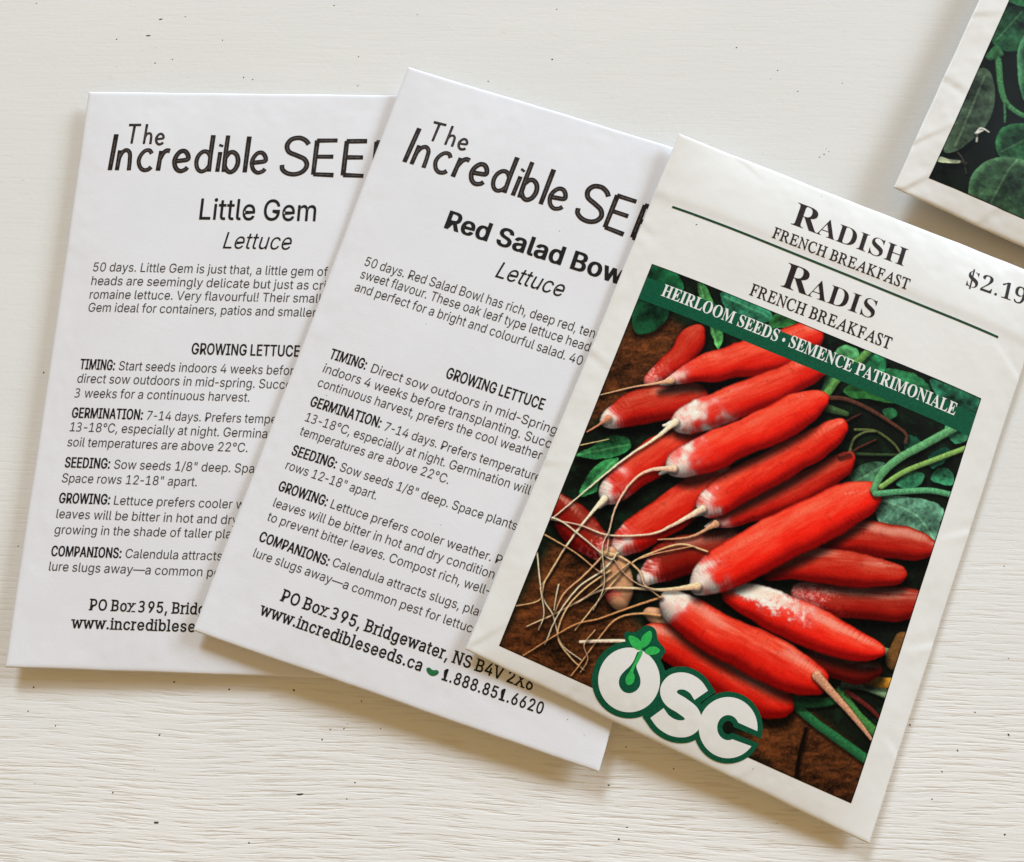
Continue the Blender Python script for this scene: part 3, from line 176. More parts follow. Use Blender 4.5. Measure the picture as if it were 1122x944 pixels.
  'g': [425,'207,-151 168,-148 134,-140 82,-110 51,-69 101,-41 122,-66 154,-88 207,-97 249,-92 282,-75 304,-47 311,-6 311,68 306,68 287,41 252,16 227,8 195,5 152,10 113,27 80,53 55,90 39,136 34,191 39,246 55,293 80,332 112,361 152,378 196,384 228,382 253,373 288,346 308,319 313,319 313,379 372,379 372,-9 367,-54 350,-90 324,-117 291,-136 251,-147','205,59 237,63 264,75 285,95 300,121 309,154 312,193 309,231 300,264 285,291 264,312 237,325 205,330 172,325 145,312 124,290 109,262 99,229 96,193 99,155 109,123 124,96 145,76 172,63'],
  'h': [410,'114,227 114,0 53,0 53,509 114,509 114,287 102,287 124,332 152,362 187,379 227,384 264,380 295,369 321,349 341,321 353,285 357,240 357,0 296,0 296,235 290,275 273,304 246,323 210,329 184,326 161,317 141,303 126,283 117,257'],
  'i': [167,'53,0 53,379 114,379 114,0','84,443 67,446 54,455 44,468 41,483 44,499 54,512 67,521 84,524 100,521 114,512 123,499 126,483 123,468 114,455 100,446'],
  'j': [167,'53,379 114,379 114,-30 111,-63 102,-90 86,-113 65,-129 37,-139 4,-143 -10,-143 -10,-87 2,-87 25,-83 40,-72 50,-54 53,-29','83,443 67,446 53,455 44,468 41,483 44,499 53,512 67,521 83,524 100,521 114,512 123,499 126,483 123,468 114,455 100,446'],
  'k': [381,'110,137 110,212 121,212 284,379 360,379 184,199 177,199','53,0 53,509 114,509 114,0','294,0 148,186 191,229 372,0'],
  'l': [189,'139,-2 101,3 74,20 58,47 53,84 53,509 114,509 114,99 120,62 130,54 146,52 160,53 170,54 181,3 162,-1'],
  'm': [610,'53,0 53,379 112,379 112,295 108,295 118,323 132,346 172,376 219,386 257,380 287,361 309,331 321,295 312,295 322,321 337,343 381,375 437,386 468,383 497,372 522,354 541,328 553,296 557,255 557,0 496,0 496,254 490,289 473,313 447,326 419,330 395,328 374,320 345,290 335,247 335,0 274,0 274,260 269,288 253,311 229,326 199,330 158,320 140,307 126,289 117,266 114,238 114,0'],
  'n': [410,'114,227 114,0 53,0 53,379 112,379 112,287 102,287 124,332 152,362 187,379 227,384 264,380 295,369 321,349 341,321 353,285 357,240 357,0 296,0 296,235 290,275 273,304 246,323 210,329 184,326 161,317 141,303 126,283 117,257'],
  'o': [415,'207,-8 159,-2 117,16 82,46 56,85 40,133 34,187 40,243 56,291 82,330 117,360 159,378 207,384 256,378 299,360 333,330 359,291 376,243 381,187 376,133 359,85 333,46 299,16 256,-2','207,46 242,51 270,66 292,89 307,117 316,151 319,187 316,224 307,258 292,287 270,310 242,325 207,330 173,325 145,310 124,287 108,258 99,224 96,187 99,151 108,117 124,89 145,66 173,51'],
  'p': [424,'53,-143 53,379 112,379 112,319 118,319 137,346 171,373 197,381 229,384 274,378 313,361 345,332 370,293 385,245 390,189 385,133 370,84 346,45 313,16 274,-2 229,-8 198,-5 173,4 138,31 118,59 114,59 114,-143','220,47 253,51 279,66 301,88 316,117 325,151 328,189 325,227 316,261 301,290 280,311 253,325 220,330 188,325 161,312 140,291 125,263 116,229 113,189 116,150 125,115 140,86 162,65 188,51'],
  'r': [259,'53,0 53,379 112,379 112,321 115,321 130,347 152,367 181,380 213,385 229,384 243,384 243,322 230,324 207,326 182,323 159,315 140,301 126,284 117,262 114,237 114,0'],
  's': [365,'182,-8 145,-5 112,3 84,18 62,38 45,63 36,94 94,107 105,79 124,60 150,49 181,45 217,50 244,62 262,81 268,103 265,121 254,136 237,147 212,155 149,170 104,186 72,208 53,237 47,274 51,305 65,332 87,354 115,370 149,381 187,384 223,381 254,372 279,358 299,339 324,290 268,277 258,298 243,316 219,328 187,333 156,329 131,317 114,299 109,277 112,258 124,243 172,223 229,209 275,194 306,171 325,142 331,107 326,75 312,47 290,24 260,6 223,-5'],
  't': [227,'204,379 204,327 6,327 6,379','65,471 126,471 126,98 128,76 136,61 150,53 170,50 185,51 202,54 213,2 192,-3 168,-4 125,2 92,21 72,52 65,93'],
  'u': [410,'182,-5 146,-1 115,11 89,31 69,59 57,95 53,139 53,379 114,379 114,144 119,105 137,75 164,56 200,50 226,53 249,62 268,77 283,97 293,122 296,153 296,379 357,379 357,0 298,0 298,92 307,92 286,47 257,17 222,0'],
  'v': [389,'163,0 17,379 84,379 165,155 187,87 206,21 184,21 203,87 224,155 305,379 371,379 226,0'],
  'w': [567,'138,0 23,379 87,379 133,214 154,137 175,41 165,41 186,135 206,214 252,379 316,379 362,214 382,136 402,41 391,41 413,135 434,214 480,379 545,379 429,0 368,0 319,172 305,225 291,280 277,338 291,338 277,280 263,225 248,172 199,0'],
  'x': [379,'21,0 171,218 171,171 29,379 100,379 147,306 179,253 207,206 175,206 202,253 233,306 282,379 352,379 209,169 209,214 358,0 287,0 231,85 200,136 173,182 205,182 178,136 148,85 91,0'],
  'y': [389,'47,-139 61,-86 71,-87 104,-89 130,-74 151,-36 163,-1 17,379 84,379 165,155 187,87 206,21 184,21 202,87 224,155 305,379 371,379 204,-58 177,-107 139,-136 91,-145 65,-143'],
  '°': [316,'158,283 128,287 101,298 77,316 59,340 47,367 43,397 47,428 59,455 77,479 101,497 128,509 158,513 188,509 216,497 239,479 257,455 269,428 273,397 269,367 257,340 239,316 216,298 188,287','158,334 190,343 213,366 222,397 213,430 190,453 158,462 126,453 103,430 95,397 103,366 126,343'],
  '—': [699,'699,244 699,188 0,188 0,244'],
 },
 'roman': {
  'A': [463,'-85,0 -82,13 -39,24 0,56 107,182 356,475 369,475 353,58 356,37 366,24 384,16 411,13 409,0 221,0 224,13 229,13 256,16 273,26 282,46 285,78 288,158 133,158 116,150 65,90 40,56 32,36 34,24 43,17 79,13 75,0','143,183 289,183 298,367'],
  'B': [438,'-34,0 -30,13 -27,13 0,17 19,27 32,45 42,73 126,385 132,420 129,434 120,443 81,451 85,465 256,465 342,454 393,420 410,365 398,316 360,278 297,251 341,227 367,192 376,145 370,104 351,68 320,39 279,18 229,4 171,0','193,259 257,266 303,287 331,322 340,369 330,409 302,434 255,442 223,440 210,430 201,410 188,365 163,269 170,261','153,21 217,30 263,56 291,97 301,152 294,190 274,217 241,232 194,237 163,235 150,222 109,73 106,58 105,44 108,32 116,25'],
  'C': [471,'218,-10 164,-4 117,13 78,41 49,78 31,125 26,179 31,227 46,276 70,322 102,365 139,402 181,433 250,464 321,475 363,470 412,457 430,453 443,458 453,470 467,470 439,332 425,332 426,343 426,353 419,395 400,427 370,446 328,453 287,447 246,430 208,404 174,370 146,328 124,281 109,229 105,175 114,109 140,60 182,29 236,19 294,28 348,56 399,103 412,91 369,46 323,15 274,-4'],
  'E': [454,'-34,0 -30,13 -28,13 0,16 18,25 31,43 42,73 126,385 132,419 129,433 120,443 81,451 85,465 440,465 420,364 409,364 409,367 402,414 391,427 373,436 309,442 252,442 222,439 207,426 196,396 159,260 216,260 259,264 289,275 308,296 321,326 334,326 287,161 275,161 277,187 272,220 253,234 214,237 154,237 112,83 107,62 105,47 108,36 116,28 153,24 199,24 244,26 281,34 313,48 341,67 365,94 386,128 400,128 351,0'],
  'F': [406,'-31,0 -27,13 -24,13 10,18 30,36 45,73 129,385 135,419 132,433 123,443 84,451 88,465 421,465 400,355 387,355 388,361 388,367 383,403 369,425 344,437 307,441 254,441 218,435 207,418 195,373 165,258 203,258 258,264 292,284 316,325 330,325 285,156 271,156 273,173 274,190 271,212 262,226 244,233 212,235 159,235 116,69 113,56 112,44 115,29 125,19 169,12 168,0'],
  'H': [520,'-34,0 -30,13 -28,13 6,18 27,36 42,73 126,385 132,419 129,433 120,443 81,451 85,465 270,465 267,451 264,451 238,448 219,439 205,421 194,390 166,285 163,271 169,262 185,259 357,259 373,262 381,274 410,385 416,419 413,433 404,443 365,451 369,465 555,465 551,451 545,451 520,448 502,439 489,421 479,392 396,80 391,60 389,45 392,31 401,21 440,13 437,0 251,0 255,13 257,13 291,18 312,36 326,73 364,212 365,217 365,222 360,232 343,234 172,234 156,231 148,220 111,80 106,60 104,45 107,31 116,21 155,13 152,0'],
  'K': [454,'-34,0 -30,13 -28,13 6,18 27,36 42,73 126,385 132,419 129,433 120,443 81,451 85,465 269,465 265,451 259,451 236,449 219,441 207,425 196,396 161,265 160,261 159,256 164,250 172,253 336,385 365,413 375,434 366,447 339,451 335,451 338,465 501,465 496,452 493,452 464,446 431,426 336,354 223,264 355,69 394,27 414,16 438,13 435,0 236,0 240,13 244,13 277,18 285,26 287,37 282,55 268,79 168,228 159,233 150,224 110,75 105,46 108,30 118,20 162,13 158,0'],
  'N': [500,'338,-11 154,373 75,84 70,60 68,43 71,29 80,20 122,13 118,0 -34,0 -30,13 -3,16 17,25 31,43 42,73 130,393 132,401 132,408 129,423 120,438 105,448 86,451 81,451 85,465 182,465 353,108 427,381 433,405 435,422 431,436 422,445 380,451 383,465 536,465 532,451 498,447 475,429 460,392 351,-11'],
  'R': [451,'-34,0 -30,13 -27,13 0,17 19,27 32,45 42,73 126,385 132,420 129,434 120,443 81,451 85,465 281,465 343,458 388,438 414,406 423,364 408,307 364,264 289,235 351,85 381,31 398,18 419,13 422,13 418,0 314,0 221,228 206,228 176,229 152,231 114,89 106,46 109,30 118,20 154,13 162,13 158,0','202,250 264,257 309,280 337,316 347,363 336,407 304,434 251,443 224,440 209,427 197,398 158,253 179,251'],
  'S': [369,'153,-9 108,-5 58,10 49,13 42,13 25,8 15,-8 3,-8 26,146 38,146 47,88 69,46 102,19 146,11 170,14 192,23 210,38 224,57 233,79 236,105 228,139 207,174 183,201 154,232 102,297 92,325 88,353 92,386 105,416 125,440 152,459 184,471 222,475 253,473 281,466 303,459 313,457 328,461 338,473 351,473 330,336 319,336 313,387 296,424 268,446 232,453 200,448 175,433 160,408 154,376 158,356 168,334 201,291 231,259 263,224 291,179 301,126 296,89 282,57 259,29 229,8 194,-5'],
  'T': [420,'50,0 52,13 58,13 97,19 121,41 139,89 228,417 230,429 226,438 212,441 194,441 126,432 102,420 84,404 59,352 44,353 74,465 461,465 439,350 426,350 427,361 427,371 423,404 410,425 386,437 346,441 318,441 305,437 298,423 208,93 198,43 202,28 212,19 257,13 265,13 261,0'],
 },
 'bold': {
  '.': [180,'89,-9 60,1 51,15 48,36 51,57 60,71 89,81 119,71 129,57 132,36 129,15 119,1'],
  '1': [375,'65,0 65,36 120,36 135,38 146,45 154,79 154,416 108,365 87,351 67,346 52,349 40,359 31,375 28,396 74,412 132,447 179,482 254,482 254,79 261,47 271,38 288,36 343,36 343,0'],
  '2': [375,'24,0 24,69 123,171 187,245 218,307 226,371 223,405 212,427 196,441 174,445 145,438 126,416 116,380 112,329 77,333 50,344 32,365 26,396 30,419 43,441 63,459 92,474 129,483 174,486 240,479 288,456 318,421 328,375 319,329 291,281 238,220 154,138 87,74 244,74 263,77 279,86 292,101 300,120 305,141 345,141 341,0'],
  '9': [375,'152,-7 116,-4 88,4 67,17 53,33 42,69 50,94 75,107 87,80 103,56 126,41 156,36 205,57 237,122 251,230 212,198 186,188 155,185 103,194 60,220 33,264 24,324 28,369 42,409 64,441 95,466 133,481 177,486 223,480 264,463 298,433 323,390 340,332 345,261 334,157 321,111 301,72 274,39 241,14 200,-2','184,233 206,236 224,245 251,278 245,352 231,403 209,432 181,441 156,434 137,413 125,377 121,328 128,275 149,244'],
  'A': [436,'-9,0 -9,18 9,21 24,30 49,75 206,466 224,465 384,87 411,34 425,22 443,18 443,0 229,0 229,18 270,25 283,46 273,81 253,132 103,132 79,71 76,59 75,48 87,26 124,18 128,18 128,0','113,161 242,161 177,319'],
  'C': [468,'257,-11 193,-3 137,20 91,56 56,104 34,162 26,228 34,294 56,351 92,399 139,435 195,458 259,465 309,459 367,440 388,435 408,443 419,465 437,465 437,308 420,308 392,364 356,407 313,434 265,443 222,435 187,409 163,365 149,304 144,226 149,153 165,97 192,56 230,32 278,24 318,29 358,45 395,71 428,106 447,89 395,33 332,0'],
  'D': [496,'20,0 20,17 47,21 63,30 71,46 74,75 74,374 71,407 61,426 43,435 15,439 15,455 222,455 296,449 357,429 405,396 440,351 461,295 468,228 459,146 430,82 382,36 315,9 228,0','222,24 262,30 295,47 319,75 343,139 351,229 345,303 330,360 305,401 269,425 223,433 202,431 190,423 182,385 182,72 190,34 202,27'],
  'E': [442,'14,0 14,17 44,20 62,30 72,48 75,78 75,369 72,405 62,425 44,435 16,439 16,455 399,455 399,320 383,320 369,373 340,406 295,424 232,430 200,428 186,417 183,388 183,246 193,246 232,252 259,269 277,300 288,345 304,345 304,118 287,118 273,181 259,201 241,213 185,222 183,222 183,67 185,47 192,35 230,28 276,30 313,39 345,53 371,75 393,105 411,143 430,143 402,0'],
  'H': [523,'15,0 15,17 45,22 62,32 72,50 75,81 75,379 71,406 62,424 44,434 16,439 16,455 242,455 242,439 204,432 187,415 182,379 182,251 342,251 342,379 337,415 320,432 282,439 282,455 507,455 507,439 478,434 461,424 452,407 449,379 449,81 452,52 461,33 478,22 507,17 507,0 282,0 282,17 311,21 329,31 339,49 342,81 342,221 182,221 182,81 185,50 194,32 212,22 242,17 242,0'],
  'I': [260,'13,0 13,17 42,23 61,32 72,49 75,75 75,387 72,412 63,427 45,435 13,439 13,455 244,455 244,439 214,435 196,427 186,412 183,387 183,77 187,44 206,26 246,17 246,0'],
  'L': [426,'15,0 15,17 45,22 62,32 72,50 75,81 75,379 71,407 62,425 44,434 16,439 16,455 250,455 250,439 208,434 196,427 188,416 182,379 182,83 185,47 200,31 234,28 278,31 315,40 345,56 370,80 391,112 409,154 427,154 402,0'],
  'M': [634,'14,0 14,17 43,22 61,32 72,50 75,79 75,382 71,416 53,432 15,439 15,455 185,455 317,142 449,455 617,455 617,439 590,433 573,423 563,405 560,378 560,85 565,43 582,23 617,17 617,0 396,0 396,17 433,25 450,44 455,83 455,399 288,0 270,0 105,389 105,80 109,48 120,30 139,20 169,17 169,0'],
  'N': [494,'403,-11 107,350 107,79 110,49 119,31 136,21 167,17 167,0 18,0 18,17 54,23 71,41 76,79 76,388 36,433 18,439 18,455 156,455 391,169 391,377 386,414 369,431 331,439 331,455 480,455 480,439 450,434 433,425 425,407 422,377 422,-11'],
  'O': [525,'261,-11 213,-6 169,7 129,29 94,58 66,93 45,134 32,179 28,228 32,276 45,321 66,362 95,397 130,426 170,448 216,462 265,466 313,462 357,448 397,427 431,399 459,364 481,323 494,277 498,228 494,179 481,134 459,93 430,58 395,29 355,7 310,-6','265,12 306,21 338,47 361,90 375,150 379,228 371,321 348,389 310,430 260,443 219,435 186,409 163,366 150,305 145,228 153,135 177,67 215,26'],
  'P': [418,'15,0 15,17 45,22 62,32 72,50 75,81 75,379 71,406 62,424 44,434 16,439 16,455 214,455 287,452 336,440 366,422 390,398 404,367 409,332 398,280 367,240 314,214 242,206 182,206 182,81 185,50 194,32 212,22 242,17 242,0','182,230 201,230 244,235 272,253 287,283 292,329 288,375 275,406 252,425 216,431 189,424 182,398'],
  'R': [473,'15,0 15,17 45,22 62,32 72,50 75,81 75,379 71,406 62,424 44,434 16,439 16,455 217,455 305,448 367,426 405,388 417,334 406,285 372,248 315,224 432,50 452,26 478,17 480,17 480,0 338,0 201,212 182,212 182,81 185,50 194,32 212,22 242,17 242,0','182,234 203,234 249,240 280,258 298,290 304,336 295,389 268,421 224,431 202,429 190,422 182,385'],
  'S': [390,'43,-11 43,158 62,158 83,94 111,50 149,24 197,15 231,20 257,36 273,60 279,89 265,129 225,160 163,191 112,221 77,253 56,289 50,332 54,370 67,403 88,429 115,449 148,462 185,466 229,461 282,448 291,446 300,445 313,450 320,466 339,466 339,319 322,319 310,354 293,385 272,410 248,429 222,441 194,445 163,440 140,426 125,406 120,380 124,356 137,336 189,303 253,273 317,233 337,211 350,188 359,133 354,93 339,58 314,29 281,8 240,-6 192,-10 158,-8 126,1 98,9 85,12 69,7 61,-11'],
  'T': [423,'92,0 92,17 123,21 142,31 152,50 156,81 156,433 149,433 102,426 65,403 41,367 29,318 11,318 11,455 410,455 410,317 394,317 375,382 333,420 269,433 263,433 263,81 267,49 276,30 296,21 328,17 328,0'],
 },
}

# ---- heightfields of the packets (metres, world-vertical; local frame = Empty at z 0 turned about z) ----
def hash2(ix, iy, seed):
    v = np.sin(ix*12.9898+iy*78.233+seed*37.719)*43758.5453
    return v-np.floor(v)
def vnoise(x, y, seed=0):
    x = np.asarray(x, float); y = np.asarray(y, float)
    ix = np.floor(x); iy = np.floor(y); fx = x - ix; fy = y - iy
    fx = fx*fx*(3-2*fx); fy = fy*fy*(3-2*fy)
    a = hash2(ix, iy, seed); b = hash2(ix+1, iy, seed); c = hash2(ix, iy+1, seed); d = hash2(ix+1, iy+1, seed)
    return (a*(1-fx)+b*fx)*(1-fy)+(c*(1-fx)+d*fx)*fy
def fbm(x, y, seed=0, octv=4):
    s = 0; a = .5
    for k in range(octv):
        s = s + a*vnoise(x*2**k, y*2**k, seed+k*7); a *= .5
    return s/(1-.5**octv)
def bil(q, s, t):          # q: TL TR BR BL values, s,t in -1..1 (t up)
    a = (s+1)/2; b = (t+1)/2
    return (q[0]*(1-a)+q[1]*a)*b + (q[3]*(1-a)+q[2]*a)*(1-b)
def inv_bil(P, x, y):      # local mm -> s,t
    cx = [c[0] for c in P['quad']]; cy = [c[1] for c in P['quad']]
    s = np.zeros_like(np.asarray(x, float)); t = np.zeros_like(s)
    e = 1e-4
    for _ in range(8):
        X = bil(cx, s, t); Y = bil(cy, s, t)
        a = (bil(cx, s+e, t)-X)/e; b = (bil(cx, s, t+e)-X)/e
        c = (bil(cy, s+e, t)-Y)/e; d = (bil(cy, s, t+e)-Y)/e
        det = a*d-b*c; rx = x-X; ry = y-Y
        s = s+(d*rx-b*ry)/det; t = t+(-c*rx+a*ry)/det
    return s, t
def z_st(P, s, t):         # top sheet height in mm
    s = np.asarray(s, float); t = np.asarray(t, float)
    e = bil(P['z'], s, t)
    ss = np.minimum(abs(s), 1); tt = np.minimum(abs(t), 1); n = P['n']
    m = (1-ss**n)*(1-tt**n)
    h = e + .07 + P['bulge']*m
    lx = abs(P['quad'][1][0]-P['quad'][0][0])/2; ly = abs(P['quad'][0][1]-P['quad'][3][1])/2
    de = np.minimum((1-ss)*lx, (1-tt)*ly)                            # mm from the nearest edge: the fold is round
    h = h - .12*np.exp(-(de/.30)**1.5)
    k = P['wr']; sd = P['seed']
    h = h + k*m*(fbm(s*2.2+9, t*3+5, sd, 2)-.5)*1.5                  # slow waves of the filled paper
    edge = np.clip(1-(1-np.maximum(ss, tt))/.22, 0, 1)
    h = h + k*.9*edge*np.maximum(m, 0)**.5*(vnoise(s*11, t*15, sd+3)+.6*vnoise(s*26, t*34, sd+4)-.8)             # small dents near the seams
    sag = P['sag']                                                   # free edges bow a little
    h = h - sag*(1-t*t)*np.clip(abs(s)-.6, 0, .4)
    for s0, t0, s1, t1, dep in P['cr']:                              # short creases pressed into the paper
        x, y = s*lx, t*ly; ax, ay, bx, by = s0*lx, t0*ly, s1*lx, t1*ly
        L2 = (bx-ax)**2+(by-ay)**2
        u = np.clip(((x-ax)*(bx-ax)+(y-ay)*(by-ay))/L2, 0, 1)
        px, py = x-ax-u*(bx-ax), y-ay-u*(by-ay)
        side = (px*(ay-by)+py*(bx-ax))/L2**.5
        fade = np.exp(-(np.hypot(px, py)/1.6)**2)*(1-u)**.5
        h = h + dep*fade*np.tanh(side/.35)*.45
    f = P.get('flap')
    if f is not None: h = h - P['flapd']*(1/(1+np.exp(-np.clip((t-f)*110, -50, 50))))   # step of the folded flap under the sheet
    return h
def top_z(P, x, y):
    s, t = inv_bil(P, x, y)
    return z_st(P, s, t)
def to_local(P, wx, wy):
    c, s = math.cos(P['th']), math.sin(P['th'])
    dx, dy = wx-P['pos'][0], wy-P['pos'][1]
    return c*dx+s*dy, -s*dx+c*dy
def to_world(P, x, y):
    c, s = math.cos(P['th']), math.sin(P['th'])
    return P['pos'][0]+c*x-s*y, P['pos'][1]+s*x+c*y
def support_z(P, wx, wy, below):
    z = np.full(np.shape(wx), .03)
    for Q in below:
        x, y = to_local(Q, wx, wy)
        s, t = inv_bil(Q, x, y)
        ins = (abs(s) < 1.0) & (abs(t) < 1.0)
        z = np.where(ins, np.maximum(z, z_st(Q, s, t)+.06), z)
    return z

# ---------------------------------------------------------------- helpers
MM = .001
def srgb(r, g=None, b=None):
    c = r if g is None else (r, g, b)
    return tuple(((v/255)/12.92 if v/255 <= .04045 else ((v/255+.055)/1.055)**2.4) for v in c)
def lin(a):
    a = np.clip(a, 0, 1)
    return np.where(a <= .04045, a/12.92, ((a+.055)/1.055)**2.4)

class MB:
    def __init__(s): s.v = []; s.f = []; s.m = []
    def add(s, verts, faces, mat=0):
        b = len(s.v); s.v.extend(verts); s.f.extend([tuple(i+b for i in f) for f in faces]); s.m.extend([mat]*len(faces))
    def build(s, name, mats, parent=None, smooth=False):
        me = bpy.data.meshes.new(name); me.from_pydata(s.v, [], s.f)
        for m in (mats if isinstance(mats, (list, tuple)) else [mats]): me.materials.append(m)
        me.polygons.foreach_set('material_index', s.m)
        if smooth: me.polygons.foreach_set('use_smooth', [True]*len(s.f))
        me.update()
        o = bpy.data.objects.new(name, me); COL.objects.link(o)
        if parent: o.parent = parent
        return o

def nodes(name):
    m = bpy.data.materials.new(name); m.use_nodes = True
    nt = m.node_tree; return m, nt, nt.nodes['Principled BSDF']
def nd(nt, typ, **k):
    n = nt.nodes.new(typ)
    for a, v in k.items(): setattr(n, a, v)
    return n
def mapping(nt, scale, rot=(0, 0, 0)):
    tc = nd(nt, 'ShaderNodeTexCoord'); mp = nd(nt, 'ShaderNodeMapping')
    mp.inputs['Scale'].default_value = scale; mp.inputs['Rotation'].default_value = rot
    nt.links.new(tc.outputs['Object'], mp.inputs['Vector']); return mp.outputs['Vector']
def noise(nt, vec, scale, detail=4, rough=.55, dist=0):
    n = nd(nt, 'ShaderNodeTexNoise'); n.inputs['Scale'].default_value = scale; n.inputs['Detail'].default_value = detail
    n.inputs['Roughness'].default_value = rough; n.inputs['Distortion'].default_value = dist
    nt.links.new(vec, n.inputs['Vector']); return n.outputs['Fac']
def ramp(nt, fac, stops):
    r = nd(nt, 'ShaderNodeValToRGB'); e = r.color_ramp.elements
    while len(e) < len(stops): e.new(.5)
    for k, (p, c) in enumerate(stops):
        e[k].position = p; e[k].color = (*c, 1) if len(c) == 3 else c
    nt.links.new(fac, r.inputs['Fac']); return r.outputs['Color']
def mth(nt, op, a, b, c=None):
    n = nd(nt, 'ShaderNodeMath', operation=op)
    for k, v in enumerate((a, b, c)):
        if v is None: continue
        if isinstance(v, (int, float)): n.inputs[k].default_value = v
        else: nt.links.new(v, n.inputs[k])
    return n.outputs[0]
def bump(nt, h, dist, strength=1, normal=None):
    b = nd(nt, 'ShaderNodeBump'); b.inputs['Distance'].default_value = dist; b.inputs['Strength'].default_value = strength
    nt.links.new(h, b.inputs['Height'])
    if normal is not None: nt.links.new(normal, b.inputs['Normal'])
    return b.outputs['Normal']

# ---------------------------------------------------------------- materials
def mat_table():
    m, nt, b = nodes('white_painted_wood')
    lk = nt.links.new
    tc = nd(nt, 'ShaderNodeTexCoord')
    sep = nd(nt, 'ShaderNodeSeparateXYZ'); lk(tc.outputs['Object'], sep.inputs[0])
    # warp so that the grain wanders like real wood
    w = noise(nt, mapping(nt, (6, 14, 1)), 1.6, 2)
    wy = mth(nt, 'MULTIPLY', mth(nt, 'SUBTRACT', w, .5), .007)
    y = mth(nt, 'ADD', mth(nt, 'ADD', sep.outputs['Y'], wy), mth(nt, 'MULTIPLY', sep.outputs['X'], .035))
    cmb = nd(nt, 'ShaderNodeCombineXYZ'); lk(sep.outputs['X'], cmb.inputs[0]); lk(y, cmb.inputs[1])
    def stretched(sx, sy, detail=3, rough=.6):
        mp = nd(nt, 'ShaderNodeMapping'); mp.inputs['Scale'].default_value = (sx, sy, 1)
        lk(cmb.outputs[0], mp.inputs['Vector']); return noise(nt, mp.outputs['Vector'], 1, detail, rough)
    fine = stretched(95, 1500, 3, .6)
    grain = stretched(42, 560, 3, .55)
    brush = stretched(40, 300, 4, .6)
    grit = noise(nt, mapping(nt, (1, 1, 1)), 900, 3, .6)
    soft = noise(nt, mapping(nt, (1, 1.3, 1)), 260, 3, .5)
    # the paint is thinner (open grain) in drifting areas, mostly towards the near edge of the board
    thin = mth(nt, 'ADD', mth(nt, 'MULTIPLY', sep.outputs['Y'], -9.0), noise(nt, mapping(nt, (9, 14, 1)), 1, 3))
    rmp = nd(nt, 'ShaderNodeMapRange'); rmp.inputs['From Min'].default_value = .35; rmp.inputs['From Max'].default_value = 1.15
    rmp.inputs['To Min'].default_value = .10; rmp.inputs['To Max'].default_value = 1.0
    lk(thin, rmp.inputs['Value']); k = rmp.outputs[0]
    gr = nd(nt, 'ShaderNodeMapRange', interpolation_type='SMOOTHSTEP'); gr.inputs['From Min'].default_value = .50; gr.inputs['From Max'].default_value = .34
    lk(fine, gr.inputs['Value']); groove = gr.outputs[0]
    g = mth(nt, 'SUBTRACT', mth(nt, 'ADD', mth(nt, 'MULTIPLY', grain, .42), mth(nt, 'MULTIPLY', fine, .45)), mth(nt, 'MULTIPLY', groove, .16))
    h = mth(nt, 'MULTIPLY', g, k)
    pit = nd(nt, 'ShaderNodeMapRange'); pit.inputs['From Min'].default_value = .62; pit.inputs['From Max'].default_value = .74
    lk(noise(nt, mapping(nt, (1, 1.6, 1)), 330, 3, .6), pit.inputs['Value'])
    h = mth(nt, 'SUBTRACT', h, mth(nt, 'MULTIPLY', pit.outputs[0], .045))
    h = mth(nt, 'ADD', h, mth(nt, 'MULTIPLY', brush, .10))
    h = mth(nt, 'ADD', h, mth(nt, 'MULTIPLY', soft, .05))
    h = mth(nt, 'ADD', h, mth(nt, 'MULTIPLY', grit, .10))
    n = bump(nt, h, .00026, .9)
    tone = mth(nt, 'ADD', mth(nt, 'MULTIPLY', k, .7), mth(nt, 'MULTIPLY', mth(nt, 'SUBTRACT', noise(nt, mapping(nt, (5, 22, 1)), 3, 4), .5), .6))
    base = ramp(nt, tone, [(.05, (.765, .757, .735)), (.65, (.845, .822, .792))])       # coat tone varies; the light's grey-to-cream shift towards the near edge is painted in
    # pores show a little of the wood tone where the paint is thin
    pore = ramp(nt, groove, [(.25, (1, 1, 1)), (.95, (.86, .81, .76))])
    mx = nd(nt, 'ShaderNodeMix', data_type='RGBA', blend_type='MULTIPLY')
    lk(mth(nt, 'MULTIPLY', k, .75), mx.inputs['Factor']); lk(base, mx.inputs['A']); lk(pore, mx.inputs['B'])
    # faint tan stains
    st = ramp(nt, noise(nt, mapping(nt, (30, 60, 1)), 2.3, 5, .7), [(.66, (1, 1, 1)), (.80, (.90, .82, .70))])
    m2 = nd(nt, 'ShaderNodeMix', data_type='RGBA', blend_type='MULTIPLY'); m2.inputs['Factor'].default_value = .8
    lk(mx.outputs['Result'], m2.inputs['A']); lk(st, m2.inputs['B'])
    lk(m2.outputs['Result'], b.inputs['Base Color']); lk(n, b.inputs['Normal'])
    b.inputs['Roughness'].default_value = .65; b.inputs['Specular IOR Level'].default_value = .15
    return m
def mat_paper(name, col, rough, spec, fibre, crinkle):
    m, nt, b = nodes(name); lk = nt.links.new
    v = mapping(nt, (1, 1, 1))
    f = noise(nt, v, 2600, 3, .6); c = noise(nt, v, 70, 4, .55); c2 = noise(nt, v, 260, 3, .5)
    n = bump(nt, f, .00004, fibre)
    n = bump(nt, mth(nt, 'ADD', c, mth(nt, 'MULTIPLY', c2, .25)), .0009, crinkle, n)
    lo = tuple(x*.955 for x in col)
    lk(ramp(nt, mth(nt, 'ADD', mth(nt, 'MULTIPLY', noise(nt, v, 45, 4, .6), .7), mth(nt, 'MULTIPLY', f, .3)), [(.35, lo), (.62, col)]), b.inputs['Base Color'])
    lk(n, b.inputs['Normal'])
    b.inputs['Roughness'].default_value = rough; b.inputs['Specular IOR Level'].default_value = spec
    return m
